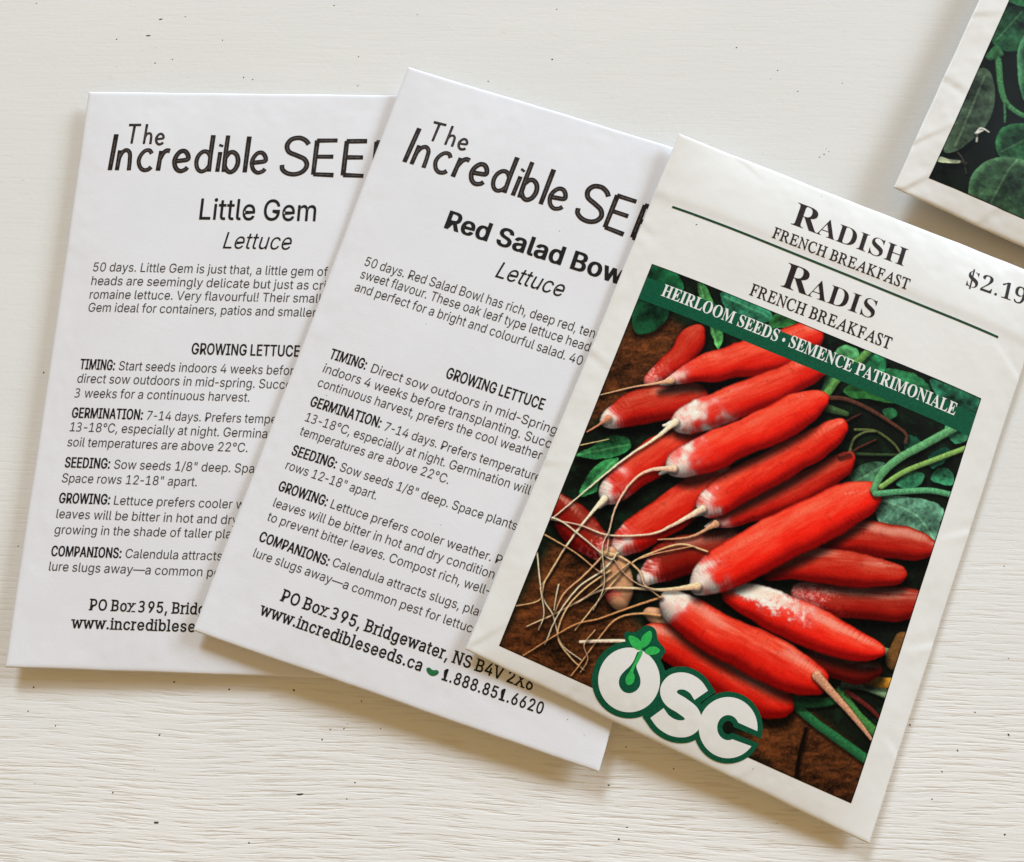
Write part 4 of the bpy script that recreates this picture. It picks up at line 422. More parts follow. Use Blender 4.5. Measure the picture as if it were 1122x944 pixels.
def mat_ink(name, col, var=.5, rough=.5, scale=2200):
    m, nt, b = nodes(name); lk = nt.links.new
    f = noise(nt, mapping(nt, (1, 1, 1)), scale, 3, .6)
    hi = tuple(min(1, x*(1+var)+.012*var) for x in col); lo = tuple(x*(1-var*.5) for x in col)
    lk(ramp(nt, f, [(.35, lo), (.7, hi)]), b.inputs['Base Color'])
    b.inputs['Roughness'].default_value = rough; b.inputs['Specular IOR Level'].default_value = .08
    return m
def mat_print(name, rough=.55):
    m, nt, b = nodes(name); lk = nt.links.new
    a = nd(nt, 'ShaderNodeVertexColor'); a.layer_name = 'ink'
    v = mapping(nt, (1, 1, 1))
    g = noise(nt, v, 4200, 2, .6)
    mx = nd(nt, 'ShaderNodeMix', data_type='RGBA', blend_type='MULTIPLY'); mx.inputs['Factor'].default_value = 1
    lk(a.outputs['Color'], mx.inputs['A']); lk(ramp(nt, g, [(.3, (.86, .86, .86)), (.7, (1.1, 1.1, 1.1))]), mx.inputs['B'])
    lk(mx.outputs['Result'], b.inputs['Base Color'])
    lk(bump(nt, noise(nt, v, 70, 4, .55), .0009, .10), b.inputs['Normal'])
    b.inputs['Roughness'].default_value = rough; b.inputs['Specular IOR Level'].default_value = .04
    return m
TABLE = mat_table()
SPECK = mat_ink('dirt_speck', (.055, .04, .028), 1.2, .8)
PAPER_A = mat_paper('matte_envelope_paper', (.80, .798, .835), .75, .15, .35, .10)
PAPER_B = mat_paper('coated_packet_paper', (.82, .808, .785), .42, .22, .15, .15)
INK = mat_ink('black_ink', (.012, .011, .012))
INK_SOFT = mat_ink('thin_black_ink', (.040, .037, .040), .7)
BROWN_INK = mat_ink('brown_black_ink', (.016, .011, .009), .6)
STREAK_INK = mat_ink('worn_ink', (.07, .055, .05), .8)
MAROON_INK = mat_ink('dark_maroon_ink', (.018, .009, .009), .6)
DARK_INK = mat_ink('dark_green_black_ink', (.022, .030, .024), .7)
GREEN = mat_ink('dark_green_ink', (.004, .082, .040), .25, .4)
RULE_GREEN = mat_ink('rule_green_ink', (.008, .055, .030), .3, .4)
LEAF_GREEN = mat_ink('leaf_green_ink', (.030, .42, .085), .25, .4)
BEAN_GREEN = mat_ink('bean_green_ink', (.02, .14, .05), .3, .5)
WHITE_INK = mat_ink('unprinted_white', (.80, .79, .765), .03, .4)
PRINT = mat_print('printed_photo_ink')

# ---------------------------------------------------------------- the tabletop
rnd = random.Random(4)
def blob(mb, x, y, z, r, mat, stretch=1, ang=0, n=7, third=.5):
    """a tiny irregular crumb: a low pyramid, not a flat disc"""
    vs = []
    for k in range(n):
        a = k*2*math.pi/n; q = r*rnd.uniform(.65, 1.15)
        u, w = q*math.cos(a)*stretch, q*math.sin(a)
        vs.append(((x+u*math.cos(ang)-w*math.sin(ang))*MM, (y+u*math.sin(ang)+w*math.cos(ang))*MM, z*MM))
    vs.append((x*MM, y*MM, (z+r*third)*MM))
    mb.add(vs, [(k, (k+1) % n, n) for k in range(n)], mat)
mb = MB()
X0, X1, Y0, Y1, TH = -.62, .62, -.45, .55, .03
mb.add([(X0, Y0, 0), (X1, Y0, 0), (X1, Y1, 0), (X0, Y1, 0), (X0, Y0, -TH), (X1, Y0, -TH), (X1, Y1, -TH), (X0, Y1, -TH)],
       [(0, 1, 2, 3), (7, 6, 5, 4), (0, 4, 5, 1), (1, 5, 6, 2), (2, 6, 7, 3), (3, 7, 4, 0)])
for x, y, s in M['specks']:
    big = s > 1.7
    blob(mb, x, y, .012, (.12 if big else .14)*s**.7, 1, rnd.uniform(2.2, 4) if big else rnd.uniform(1, 1.7), rnd.uniform(-.2, .2) if big else rnd.uniform(0, 3))
for _ in range(110):
    blob(mb, rnd.uniform(-150, 170), rnd.uniform(-95, 130), .012, rnd.uniform(.03, .07), 1, rnd.uniform(1, 1.8), rnd.uniform(0, 3))
table = mb.build('tabletop', [TABLE, SPECK]); table['kind'] = 'structure'
table['label'] = 'white painted wooden tabletop with fine grain and specks'; table['category'] = 'tabletop'

# ---------------------------------------------------------------- packet bodies
def root(i, label, name='seed_packet'):
    P = PK[i]
    o = bpy.data.objects.new(name, None); COL.objects.link(o)
    o.location = (P['pos'][0]*MM, P['pos'][1]*MM, 0); o.rotation_euler = (0, 0, P['th'])
    o.empty_display_size = .02
    o['label'] = label; o['category'] = 'seed packet'; o['group'] = 'seed packets lying on the table'
    return o
def envelope(i, par, paper, below):
    P = PK[i]; nx, ny = 150, 210
    def axis(n):                                    # denser near the seams
        u = np.linspace(-1, 1, n); return u*1.28-.28*u**3
    s, t = np.meshgrid(axis(nx), axis(ny))
    s = np.clip(s, -1, 1); t = np.clip(t, -1, 1)
    q = P['quad']
    x = bil([c[0] for c in q], s, t); y = bil([c[1] for c in q], s, t)
    # cut edges are not perfectly straight
    wob = .16 if i > 1 else .12
    x = x + wob*np.abs(s)**12*(fbm(t*4+3, s*0+2, 60+i)-.5)*2; y = y + wob*np.abs(t)**12*(fbm(s*4+3, t*0+7, 70+i)-.5)*2
    zt = z_st(P, s, t)
    e = bil(P['z'], s, t)-.15
    wx, wy = to_world(P, x, y)
    sup = support_z(P, wx, wy, below)
    prof = (1-s**8)*(1-t**8)
    zb = np.minimum(np.maximum(sup, e-3.2*prof), zt-.08)
    n = nx*ny
    V = np.concatenate([np.stack([x, y, zt], -1).reshape(-1, 3), np.stack([x, y, zb], -1).reshape(-1, 3)])*MM
    idx = np.arange(n).reshape(ny, nx)
    a, b, c, d = idx[:-1, :-1].ravel(), idx[:-1, 1:].ravel(), idx[1:, 1:].ravel(), idx[1:, :-1].ravel()
    F = np.concatenate([np.stack([a, b, c, d], 1), np.stack([d, c, b, a], 1)+n]).tolist()
    ring = list(idx[0, :])+list(idx[1:, -1])+list(idx[-1, -2::-1])+list(idx[-2:0:-1, 0])
    ring = [int(r) for r in ring]
    for k in range(len(ring)):
        p_, q_ = ring[k], ring[(k+1) % len(ring)]
        F.append([p_, p_+n, q_+n, q_])
    mb = MB(); mb.add([tuple(v) for v in V.tolist()], F)
    nf = len(mb.f)
    for pi, sx, sy, ss in M['pspecks']:
        if pi == i:
            blob(mb, sx, sy, float(top_z(P, sx, sy))+.02, .10*ss, 1, rnd.uniform(1, 2), rnd.uniform(0, 3))
    sm = [k < 2*(nx-1)*(ny-1) for k in range(len(mb.f))]
    o = mb.build('envelope', [paper, SPECK], par)
    o.data.polygons.foreach_set('use_smooth', sm)
    # sharp seam
    return o

def drape(P, pts, lift):
    a = np.array(pts, float)
    z = top_z(P, a[:, 0], a[:, 1])+lift
    return [(float(x)*MM, float(y)*MM, float(h)*MM) for (x, y), h in zip(a, z)]
def sheet(mb, P, loops, lift, mat=0):
    """one flat inked area: outer loop plus holes, laid on the paper"""
    tri = tessellate_polygon([[Vector((x, y, 0)) for x, y in lp] for lp in loops])
    flat = [p for lp in loops for p in lp]
    faces = [tuple(q) for q in tri]; out = []; mid = {}; LIM = .9
    while faces:                                     # long thin triangles are split so that the ink follows the paper
        f = faces.pop()
        e = max(range(3), key=lambda k: (flat[f[k]][0]-flat[f[(k+1) % 3]][0])**2+(flat[f[k]][1]-flat[f[(k+1) % 3]][1])**2)
        i, j, l = f[e], f[(e+1) % 3], f[(e+2) % 3]
        if (flat[i][0]-flat[j][0])**2+(flat[i][1]-flat[j][1])**2 <= LIM*LIM: out.append(f); continue
        key = (min(i, j), max(i, j))
        if key not in mid:
            flat.append(((flat[i][0]+flat[j][0])/2, (flat[i][1]+flat[j][1])/2)); mid[key] = len(flat)-1
        m = mid[key]; faces += [(i, m, l), (m, j, l)]
    mb.add(drape(P, flat, lift), out, mat)
def rounded(poly, n=3):
    for _ in range(n):
        out = []
        for k in range(len(poly)):
            a, b = poly[k], poly[(k+1) % len(poly)]
            out += [(a[0]*.75+b[0]*.25, a[1]*.75+b[1]*.25), (a[0]*.25+b[0]*.75, a[1]*.25+b[1]*.75)]
        poly = out
    return poly
def catmull(pts, n=8):
    p = [np.array(q, float) for q in pts]
    if len(p) == 2: return [tuple(p[0]+(p[1]-p[0])*k/n) for k in range(n+1)]
    p = [2*p[0]-p[1]]+p+[2*p[-1]-p[-2]]; out = []
    for i in range(1, len(p)-2):
        for k in range(n):
            t = k/n
            out.append(tuple(.5*((2*p[i])+(-p[i-1]+p[i+1])*t+(2*p[i-1]-5*p[i]+4*p[i+1]-p[i+2])*t*t+(-p[i-1]+3*p[i]-3*p[i+1]+p[i+2])*t**3)))
    return out+[tuple(p[-2])]
def stroke(mb, P, pts, w, lift, mat=0, cap=True):
    a = np.array(pts, float); n = len(a)
    ww = np.broadcast_to(np.asarray(w, float), (n,))/2
    closed = np.hypot(*(a[0]-a[-1])) < 1e-6
    d = np.gradient(a, axis=0)
    if closed: d[0] = d[-1] = a[1]-a[-2]
    d /= np.maximum(np.hypot(d[:, 0], d[:, 1]), 1e-9)[:, None]
    nrm = np.stack([-d[:, 1], d[:, 0]], 1)
    m = 1+int(max(ww)*2/.7)
    rows = [a+nrm*(ww*(1-2*k/m))[:, None] for k in range(m+1)]
    vs = drape(P, np.concatenate(rows), lift)
    mb.add(vs, [(k+n*q, k+n*(q+1), k+n*(q+1)+1, k+n*q+1) for q in range(m) for k in range(n-1)], mat)

# ---------------------------------------------------------------- lettering
def glyph_loops(font, ch):
    adv, *cs = GLYPHS[font][ch]
    return adv, [[tuple(map(int, q.split(','))) for q in c.split()] for c in cs]
def sarea(lp):
    return .5*sum(lp[k][0]*lp[(k+1) % len(lp)][1]-lp[(k+1) % len(lp)][0]*lp[k][1] for k in range(len(lp)))
def inside(p, lp):
    c = False
    for k in range(len(lp)):
        (x1, y1), (x2, y2) = lp[k], lp[k-1]
        if (y1 > p[1]) != (y2 > p[1]) and p[0] < (x2-x1)*(p[1]-y1)/(y2-y1)+x1: c = not c
    return c
def fatten(lp, d, sign):
    n = len(lp); out = []
    for k in range(n):
        a, b, c = lp[k-1], lp[k], lp[(k+1) % n]
        e1 = np.array((b[0]-a[0], b[1]-a[1]), float); e2 = np.array((c[0]-b[0], c[1]-b[1]), float)
        l1, l2 = np.hypot(*e1), np.hypot(*e2)
        if l1 < 1e-9 or l2 < 1e-9: out.append(b); continue
        n1 = np.array((e1[1], -e1[0]))/l1*sign; n2 = np.array((e2[1], -e2[0]))/l2*sign
        m = n1+n2; q = max(1+float(n1 @ n2), .5)
        out.append((b[0]+m[0]/q*d, b[1]+m[1]/q*d))
    return out
SERIF = {  # feet and flags added to the plain letters of the address lines: x of stem centre, 0 = base, 1 = cap, .76 = x height
    'P': [(0, 'b'), (0, 't')], 'B': [(0, 'B'), (0, 'T')], 'r': [(0, 'b'), (0, 'x')], 'i': [(0, 'b'), (0, 'x')], 'd': [(1, 'B'), (1, 'a')],
    'w': [(0, 'X'), (1, 'X')], 'x': [(0, 'b'), (1, 'b'), (0, 'X'), (1, 'X')], 'n': [(0, 'b'), (1, 'b'), (0, 'x')], 'b': [(0, 'a')], 'l': [(0, 'b'), (0, 'a')],
    'N': [(0, 'b'), (0, 't'), (1, 't')], 'V': [(0, 't'), (1, 't')], 'X': [(0, 'b'), (1, 'b'), (0, 't'), (1, 't')]}
def build_glyph(font, ch, wt, slab):
    adv, cs = glyph_loops(font, ch)
    if ch == '-':
        x0_ = min(p[0] for p in cs[0]); adv = max(p[0] for p in cs[0])-x0_+90; cs = [[(x-x0_+45, y) for x, y in cs[0]]]
    big = max(cs, key=lambda c: abs(sarea(c)))
    sg = 1 if sarea(big) > 0 else -1
    outer = [c for c in cs if sarea(c)*sg > 0]; holes = [c for c in cs if sarea(c)*sg < 0]
    groups = [[o_] for o_ in outer]
    for h in holes:
        best = min((g for g in groups if inside(h[0], g[0])), key=lambda g: abs(sarea(g[0])), default=None)
        if best: best.append(h)
    thin = min(wt, 9)                                        # heavier weights: printed twice, a little to each side
    groups = [[fatten(c, thin, sg) for c in g] for g in groups]
    if wt > 9:
        e = (wt-9)*1.1
        groups = [[[(x+q, y) for x, y in c] for c in g] for q in (-e, 0, e) for g in groups]
    if slab and ch in SERIF:
        xs = [p[0] for p in big]; x0, x1 = min(xs)-wt, max(xs)+wt; sw = 62+2*wt; hh = 26+wt
        for fx, kind in SERIF[ch]:
            xc = x0+sw/2 if fx == 0 else (x1-sw/2 if fx == 1 else (x0+x1)/2)
            y = {'b': 0, 'B': 0, 'o': 0, 't': 509, 'T': 509, 'a': 528, 'x': 390, 'X': 390}[kind]
            top = kind in 'tTaxX'
            lft, rgt = 62, 62
            if kind in 'ax': rgt = 0
            if kind in 'BT': rgt = 0
            if kind in 'ax' and fx == 1: lft, rgt = 70, 0
            if kind == 'B' and fx == 1: lft, rgt = 0, 62
            if kind == 'o': lft = rgt = 95
            ya, yb = (y-hh, y+wt) if top else (-wt, hh)
            groups.append([[(xc-sw/2-lft, ya), (xc+sw/2+rgt, ya), (xc+sw/2+rgt, yb), (xc-sw/2-lft, yb)]])
    return adv, groups
GCACHE = {}
def layout(font, text, wt, slab=False, small=None):
    """-> list of (loops in em/1000), total advance; small: size of the small capitals after each capital"""
    x = 0; out = []; last = 0
    for ch in text:
        k = 1
        if small and ch.islower(): k = small; ch = ch.upper()
        f = font
        if ch == ' ': x += 175*k; continue
        if ch == '•':
            out.append([[(x+95+75*math.cos(a*.5236), 165+75*math.sin(a*.5236)) for a in range(12)]]); x += 190; continue
        if ch == '$':
            adv, gs = build_glyph('bold', 'S', wt, False)
            for g in gs: out.append([[(x+p[0], p[1]) for p in lp] for lp in g])
            for xx in (150, ): out.append([[(x+xx, -60), (x+xx+38, -60), (x+xx+38, 520), (x+xx, 520)]])
            x += adv+15; continue
        if font == 'roman': sh = math.tan(math.radians(15.5))
        else: sh = 0
        key = (f, ch, wt/k if small else wt, slab)
        if key not in GCACHE: GCACHE[key] = build_glyph(f, ch, wt/k if small else wt, slab)
        adv, gs = GCACHE[key]
        if slab: x += 14
        if font == 'roman':                                   # stand the letters upright
            xs = [p[0]-p[1]*sh for g in gs for p in g[0]]; o_ = 18-min(xs); adv = max(xs)-min(xs)+30
        else: o_ = 0
        for g in gs: out.append([[(x+o_+k*(p[0]-p[1]*sh), k*p[1]) for p in lp] for lp in g])
        x += adv*k+wt*.8+(14 if slab else 0)
    return out, x
CAPH = {'sans': 509, 'roman': 465, 'bold': 455}
HAND = {  # stroke letters, cap height 1; (strokes, advance)
    'T': ([[(0, .98), (.62, 1.0)], [(.30, 1.0), (.27, 0)]], .70),
    'h': ([[(.05, 1.05), (.03, 0)], [(.04, .35), (.12, .52), (.25, .57), (.34, .47), (.36, .25), (.36, 0)]], .50),
    'I': ([[(.04, 1.0), (.0, 0)]], .155),
    'n': ([[(.02, .55), (.0, .0)], [(.01, .33), (.08, .49), (.19, .56), (.29, .48), (.32, .28), (.33, 0)]], .455),
    'c': ([[(.33, .47), (.25, .56), (.13, .54), (.03, .41), (.0, .25), (.06, .09), (.17, .01), (.29, .03), (.36, .10)]], .445),
    'r': ([[(.02, .55), (.0, 0)], [(.01, .30), (.08, .48), (.17, .56), (.26, .55)]], .335),
    'e': ([[(.02, .27), (.18, .29), (.35, .33), (.34, .45), (.25, .55), (.13, .54), (.03, .41), (.0, .25), (.06, .08), (.18, .0), (.31, .04), (.37, .11)]], .475),
    'd': ([[(.37, 1.02), (.36, .5), (.37, 0)], [(.36, .43), (.27, .54), (.15, .55), (.04, .44), (.0, .26), (.05, .08), (.16, .0), (.28, .05), (.36, .17)]], .475),
    'i': ([[(.02, .55), (.0, 0)], [(.01, .70), (.035, .76)]], .135),
    'b': ([[(.01, 1.02), (.0, .5), (.01, 0)], [(.01, .40), (.10, .53), (.21, .55), (.32, .45), (.36, .27), (.31, .09), (.20, .0), (.09, .04), (.01, .16)]], .455),
    'l': ([[(.02, 1.0), (.0, 0)]], .135),
    'S': ([[(.70, .84), (.60, .95), (.42, 1.02), (.20, .97), (.09, .80), (.16, .62), (.40, .52), (.62, .42), (.70, .25), (.60, .08), (.40, .0), (.18, .02), (.03, .12), (.0, .25)]], .83),
    'E': ([[(.03, .96), (.0, .0)], [(.02, .95), (.30, .96), (.60, .97)], [(.02, .50), (.30, .51), (.52, .51)], [(.0, .01), (.30, .0), (.57, .0)]], .77),
    'D': ([[(.03, .96), (.0, .0)], [(.02, .95), (.30, .93), (.56, .76), (.64, .48), (.54, .20), (.30, .04), (.0, .01)]], .78)}
def put_text(mb, P, font, vis, rest, A, B, caph, wt, sl, extra, lift, mats=(0, 1)):
    A = np.array(A); B = np.array(B); L_ = np.hypot(*(B-A)); ux = (B-A)/L_
    up = np.array((-ux[1], ux[0]))*.5+np.array((0, 1))*.5; up /= np.hypot(*up)
    if font == 'hand':
        tot = sum(HAND[c][1] for c in vis[:-1])
        lastw = max(p[0] for s_ in HAND[vis[-1]][0] for p in s_)
        kx = L_/(tot+lastw); x = 0; j = 0
        for c in vis:
            strokes, adv = HAND[c]
            for s_ in strokes:
                cur = catmull(s_, 7) if len(s_) > 2 and not (c == 'E') else catmull(s_[:1]+s_[-1:], 6)
                pts = [A+ux*kx*(x+q[0]*(.80 if c not in 'SED' else .92))+up*caph*q[1] for q in cur]
                n = len(pts); j += 1
                w = wt*np.array([.96+.07*math.sin(2.4*k/n+j) for k in range(n)])
                stroke(mb, P, pts, w, lift+.0025*(j % 4), mats[0])
                if wt > .5: stroke(mb, P, pts[1:-1], wt*.22, lift+.014+.0015*(j % 4), mats[1])
            x += adv
        return
    slab = font == 'slab'; small = extra if font == 'caps' else None
    f = {'slab': 'sans', 'caps': 'bold'}.get(font, font)
    _, wv = layout(f, vis, wt, slab, small)
    gl, _ = layout(f, vis+rest, wt, slab, small)
    xs0 = min(p[0] for lp in gl[0] for p in lp)
    kx = L_/(wv-xs0-8); ky = caph/CAPH[f]
    for j, g in enumerate(gl):
        loops = []
        for lp in g:
            q = []
            for px, py in lp:
                w = A+ux*kx*(px-xs0)+up*ky*py+ux*sl*ky*py
                q.append((float(w[0]), float(w[1])))
            loops.append(q)
        sheet(mb, P, loops, lift+.0015*(j % 5), mats[0])

# ---------------------------------------------------------------- printed photographs (ink colours on a fine sheet)
def seg_field(X, Y, pts, rad):
    """signed distance to a tapered polyline, plus along (0..1) and the in-plane direction from its axis"""
    best = np.full(X.shape, 1e9); al = np.zeros(X.shape); ux = np.zeros(X.shape); uy = np.zeros(X.shape); rr = np.ones(X.shape)
    n = len(pts)-1
    cl = np.concatenate([[0], np.cumsum([math.hypot(pts[k+1][0]-pts[k][0], pts[k+1][1]-pts[k][1]) for k in range(n)])]); cl = cl/max(cl[-1], 1e-9)
    for k in range(n):
        (ax, ay), (bx, by) = pts[k], pts[k+1]
        dx, dy = bx-ax, by-ay; L2 = dx*dx+dy*dy+1e-12
        t = np.clip(((X-ax)*dx+(Y-ay)*dy)/L2, 0, 1)
        r = rad[k]+(rad[k+1]-rad[k])*t
        ex, ey = X-ax-dx*t, Y-ay-dy*t
        d = np.hypot(ex, ey)-r
        m = d < best
        best = np.where(m, d, best); al = np.where(m, cl[k]+(cl[k+1]-cl[k])*t, al)
        ux = np.where(m, ex/r, ux); uy = np.where(m, ey/r, uy); rr = np.where(m, r, rr)
    return best, al, ux, uy, rr
def poly_sd(X, Y, poly):
    ins = np.zeros(X.shape, bool); d = np.full(X.shape, 1e9)
    for k in range(len(poly)):
        (x1, y1), (x2, y2) = poly[k-1], poly[k]
        dx, dy = x2-x1, y2-y1
        t = np.clip(((X-x1)*dx+(Y-y1)*dy)/(dx*dx+dy*dy+1e-12), 0, 1)
        d = np.minimum(d, np.hypot(X-x1-dx*t, Y-y1-dy*t))
        c = (y1 > Y) != (y2 > Y)
        with np.errstate(divide='ignore', invalid='ignore'):
            xi = (x2-x1)*(Y-y1)/(y2-y1)+x1
        ins ^= c & (X < xi)
    return np.where(ins, -d, d)
def sm(e0, e1, v):
    t = np.clip((v-e0)/(e1-e0), 0, 1); return t*t*(3-2*t)
def col3(c): return np.array(c, float)/255
def closed_curve(poly, n=5):
    p = [np.array(q, float) for q in poly]; m = len(p); out = []
    for i in range(m):
        a, b, c, d = p[i-1], p[i], p[(i+1) % m], p[(i+2) % m]
        for k in range(n):
            t = k/n
            out.append(tuple(.5*((2*b)+(-a+c)*t+(2*a-5*b+4*c-d)*t*t+(-a+3*b-3*c+d)*t**3)))
    return out
class Canvas:
    def __init__(s, quad, nx, ny):
        u, v = np.meshgrid(np.linspace(-1, 1, nx), np.linspace(-1, 1, ny))
        s.u, s.v = u, v
        s.X = bil([c[0] for c in quad], u, v); s.Y = bil([c[1] for c in quad], u, v)
        s.C = np.zeros((ny, nx, 3)); s.aa = (quad[1][0]-quad[0][0])/nx
    def win(s, pts, pad):
        xs = [p[0] for p in pts]; ys = [p[1] for p in pts]
        m = (s.X > min(xs)-pad) & (s.X < max(xs)+pad) & (s.Y > min(ys)-pad) & (s.Y < max(ys)+pad)
        r = np.where(m.any(1))[0]; c = np.where(m.any(0))[0]
        if not len(r) or not len(c): return None
        return slice(r[0], r[-1]+1), slice(c[0], c[-1]+1)
    def over(s, w, col, a):
        s.C[w] = s.C[w]*(1-a[..., None])+col*a[..., None]
    def line(s, pts, r0, r1, col, grain=.25, sh=.55, seed=0, flare=0):
        cur = catmull(pts, 7); n = len(cur); rad = np.linspace(r0, r1, n)+flare*(1-np.linspace(0, 1, n))**9
        w = s.win(cur, max(r0, r1)+1.5)
        if w is None: return
        X, Y = s.X[w], s.Y[w]
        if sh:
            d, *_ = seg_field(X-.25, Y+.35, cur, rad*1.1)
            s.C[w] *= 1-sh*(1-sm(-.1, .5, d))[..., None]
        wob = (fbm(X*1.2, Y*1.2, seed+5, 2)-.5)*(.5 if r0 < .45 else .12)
        d, al, ux, uy, rr = seg_field(X+wob*min(1, r0), Y, cur, rad)
        nz = np.sqrt(np.clip(1-ux*ux-uy*uy, 0, 1))
        lam = np.clip(.38*nz-.25*ux+.40*uy+.30, 0, 1.2)
        tex = 1+grain*(fbm(X*4, Y*4, seed, 3)-.5)*2
        c = col3(col)*((.62+.68*lam)*tex)[..., None]
        s.over(w, np.clip(c, 0, 1), 1-sm(-s.aa*.7, s.aa*.7, d))
    def leaf(s, poly, col, vein=None, rim=.35, seed=0, rough=.9, rnd_n=2):
        poly = closed_curve(poly, 5)
        w = s.win(poly, 2)
        if w is None: return
        X, Y = s.X[w], s.Y[w]
        d = poly_sd(X+.5*rough*(fbm(X*.9, Y*.9, seed, 3)-.5), Y+.5*rough*(fbm(X*.9+7, Y*.9, seed+1, 3)-.5), poly)
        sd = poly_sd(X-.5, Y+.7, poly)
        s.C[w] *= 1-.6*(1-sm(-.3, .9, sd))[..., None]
        big = fbm(X*.28, Y*.28, seed+2, 3); fine = fbm(X*1.8, Y*1.8, seed+3, 3)
        k = .38+1.05*big+.60*(fine-.5)
        gy, gx = np.gradient(fbm(X*.35, Y*.35, seed+2, 2)*2.2-np.minimum(np.maximum(-d, 0), 4)*-.30, s.aa)
        h = 1-sm(0, 1.6, -d)
        k = k+.30*np.clip(.5*gx*1-.9*gy, -1.2, 1.2)*-1
        k = np.clip(k, .12, 1.7)
        k = k+rim*h*(.35+.5*np.clip(fbm(X*.5, Y*.5, seed+9, 2), 0, 1))
        c = col3(col)*k[..., None]
        if vein:
            cur = catmull(vein, 8)
            vd, al, *_ = seg_field(X, Y, cur, np.full(len(cur), .10))
            c = c+(col3((60, 70, 50)))*(.5*(1-sm(0, .22, vd)))[..., None]
            # side veins
            ang = np.abs(((al*7+np.clip(vd, 0, 9)*.18) % 1)-.5)
            c = c*(1-.13*sm(.38, .5, ang)*(1-sm(1, 9, vd)))[..., None]
        s.over(w, np.clip(c, 0, 1), 1-sm(-s.aa*.7, s.aa*.7, d))
    def radish(s, sp, white, tone, wn, kind, spots, seed):
        cur = catmull(sp, 7); pts = [q[:2] for q in cur]; rad = np.array([max(q[2], .3) for q in cur])
        w = s.win(pts, rad.max()+3)
        if w is None: return
        X, Y = s.X[w], s.Y[w]
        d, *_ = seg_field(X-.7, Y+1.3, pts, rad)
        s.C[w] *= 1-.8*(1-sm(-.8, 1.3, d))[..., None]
        Xw = X+1.2*(fbm(X*.16, Y*.16, seed, 2)-.5)+.25*(fbm(X*.7, Y*.7, seed, 2)-.5); Yw = Y+1.2*(fbm(X*.16+5, Y*.16, seed+1, 2)-.5)+.25*(fbm(X*.7+5, Y*.7, seed+1, 2)-.5)
        d, al, ux, uy, rr = seg_field(Xw, Yw, pts, rad)
        q2 = ux*ux+uy*uy; nz = np.sqrt(np.clip(1-q2, 0, 1))
        lam = np.clip(.66*nz-.18*ux+.58*uy, 0, 1)
        dx, dy = pts[-1][0]-pts[0][0], pts[-1][1]-pts[0][1]; L_ = math.hypot(dx, dy); dx, dy = dx/L_, dy/L_
        A_, B_ = X*dx+Y*dy, -X*dy+Y*dx
        f1 = fbm(X*.9, Y*.9, seed+3, 4); f2 = fbm(X*3.2, Y*3.2, seed+4, 3)
        fl = fbm(A_*.22, B_*1.3, seed+5, 3); fl2 = fbm(A_*.5, B_*3.2, seed+6, 3)       # faint streaks along the root
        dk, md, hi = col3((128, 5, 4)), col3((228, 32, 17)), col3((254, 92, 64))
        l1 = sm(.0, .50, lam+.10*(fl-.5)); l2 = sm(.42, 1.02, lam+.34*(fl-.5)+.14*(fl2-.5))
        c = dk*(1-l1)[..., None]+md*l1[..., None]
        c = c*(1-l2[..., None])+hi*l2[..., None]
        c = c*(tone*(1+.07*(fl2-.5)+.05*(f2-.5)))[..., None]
        # white or buff root end with a speckled border
        if white or kind != 'r':
            edge = al/max(white, .05)+1.2*(fbm(X*.5, Y*.5, seed+20, 2)-.5)+.45*(f2-.5)-.10*uy
            a = 1-sm(.05, 1.65, edge) if white else np.zeros(X.shape)
            if kind == 'patch':
                a = sm(.30, .80, al+.35*(f1-.5))*sm(-.35, .55, uy+.5*ux+.9*(f1-.5)+.25*(f2-.5)+.15)*(1-.5*sm(.93, 1.0, al))
            if kind == 'pale_end':
                a = .55*sm(.62, .95, al+.4*(f1-.5)+.25*(f2-.5))
            wc = col3((250, 228, 214)) if kind != 'tan' else col3((206, 150, 108))
            wcol = wc*(.42+.80*np.clip(lam+.06, 0, 1)+.10*(f2-.5))[..., None]
            pink = col3((244, 96, 92))*(.50+.68*lam)[..., None]
            spk = sm(.35, .80, a+1.0*(f2-.5))              # speckled border over a soft blush
            blush = sm(.0, .62, a)*.80
            c = c*(1-blush[..., None])+pink*blush[..., None]
            af = np.clip(sm(.38, .95, a)*.66+.34*spk*sm(.1, .5, a), 0, 1)
            c = c*(1-af[..., None])+wcol*af[..., None]
        # moist glints
        g = sm(.86, .99, lam)*sm(.56, .74, fl2)*(.8 if spots else .5)
        if spots:
            g = np.maximum(g, sm(.86, .99, lam+.25*(f1-.5))*sm(.52, .66, f2)*.9)
        c = c+(1-c)*(.55*g)[..., None]
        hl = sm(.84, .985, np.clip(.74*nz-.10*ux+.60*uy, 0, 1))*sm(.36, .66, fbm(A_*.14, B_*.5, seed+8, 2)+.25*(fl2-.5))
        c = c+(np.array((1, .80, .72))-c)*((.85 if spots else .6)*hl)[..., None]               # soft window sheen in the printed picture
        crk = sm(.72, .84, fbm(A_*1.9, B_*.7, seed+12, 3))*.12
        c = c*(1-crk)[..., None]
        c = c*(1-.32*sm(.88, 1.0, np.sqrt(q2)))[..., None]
        s.over(w, np.clip(c, 0, 1), 1-sm(-s.aa*.7, s.aa*.7, d))
    def wood(s, poly, col, seed):
        w = s.win(poly, 4)
        if w is None: return
        X, Y = s.X[w], s.Y[w]
        d = poly_sd(X+3*(fbm(X*.2, Y*.2, seed, 3)-.5), Y+3*(fbm(X*.2+9, Y*.2, seed, 3)-.5), poly)
        st = fbm(X*.5+Y*.25, (Y-.45*X)*1.5, seed+2, 4); g = fbm(X*3, Y*3, seed+4, 3); b = fbm(X*.18, Y*.18, seed+6, 2)
        k = .15+.75*st+.55*(g-.5)+.7*(b-.35)
        c = col3(col)*np.clip(k, .08, 1.6)[..., None]
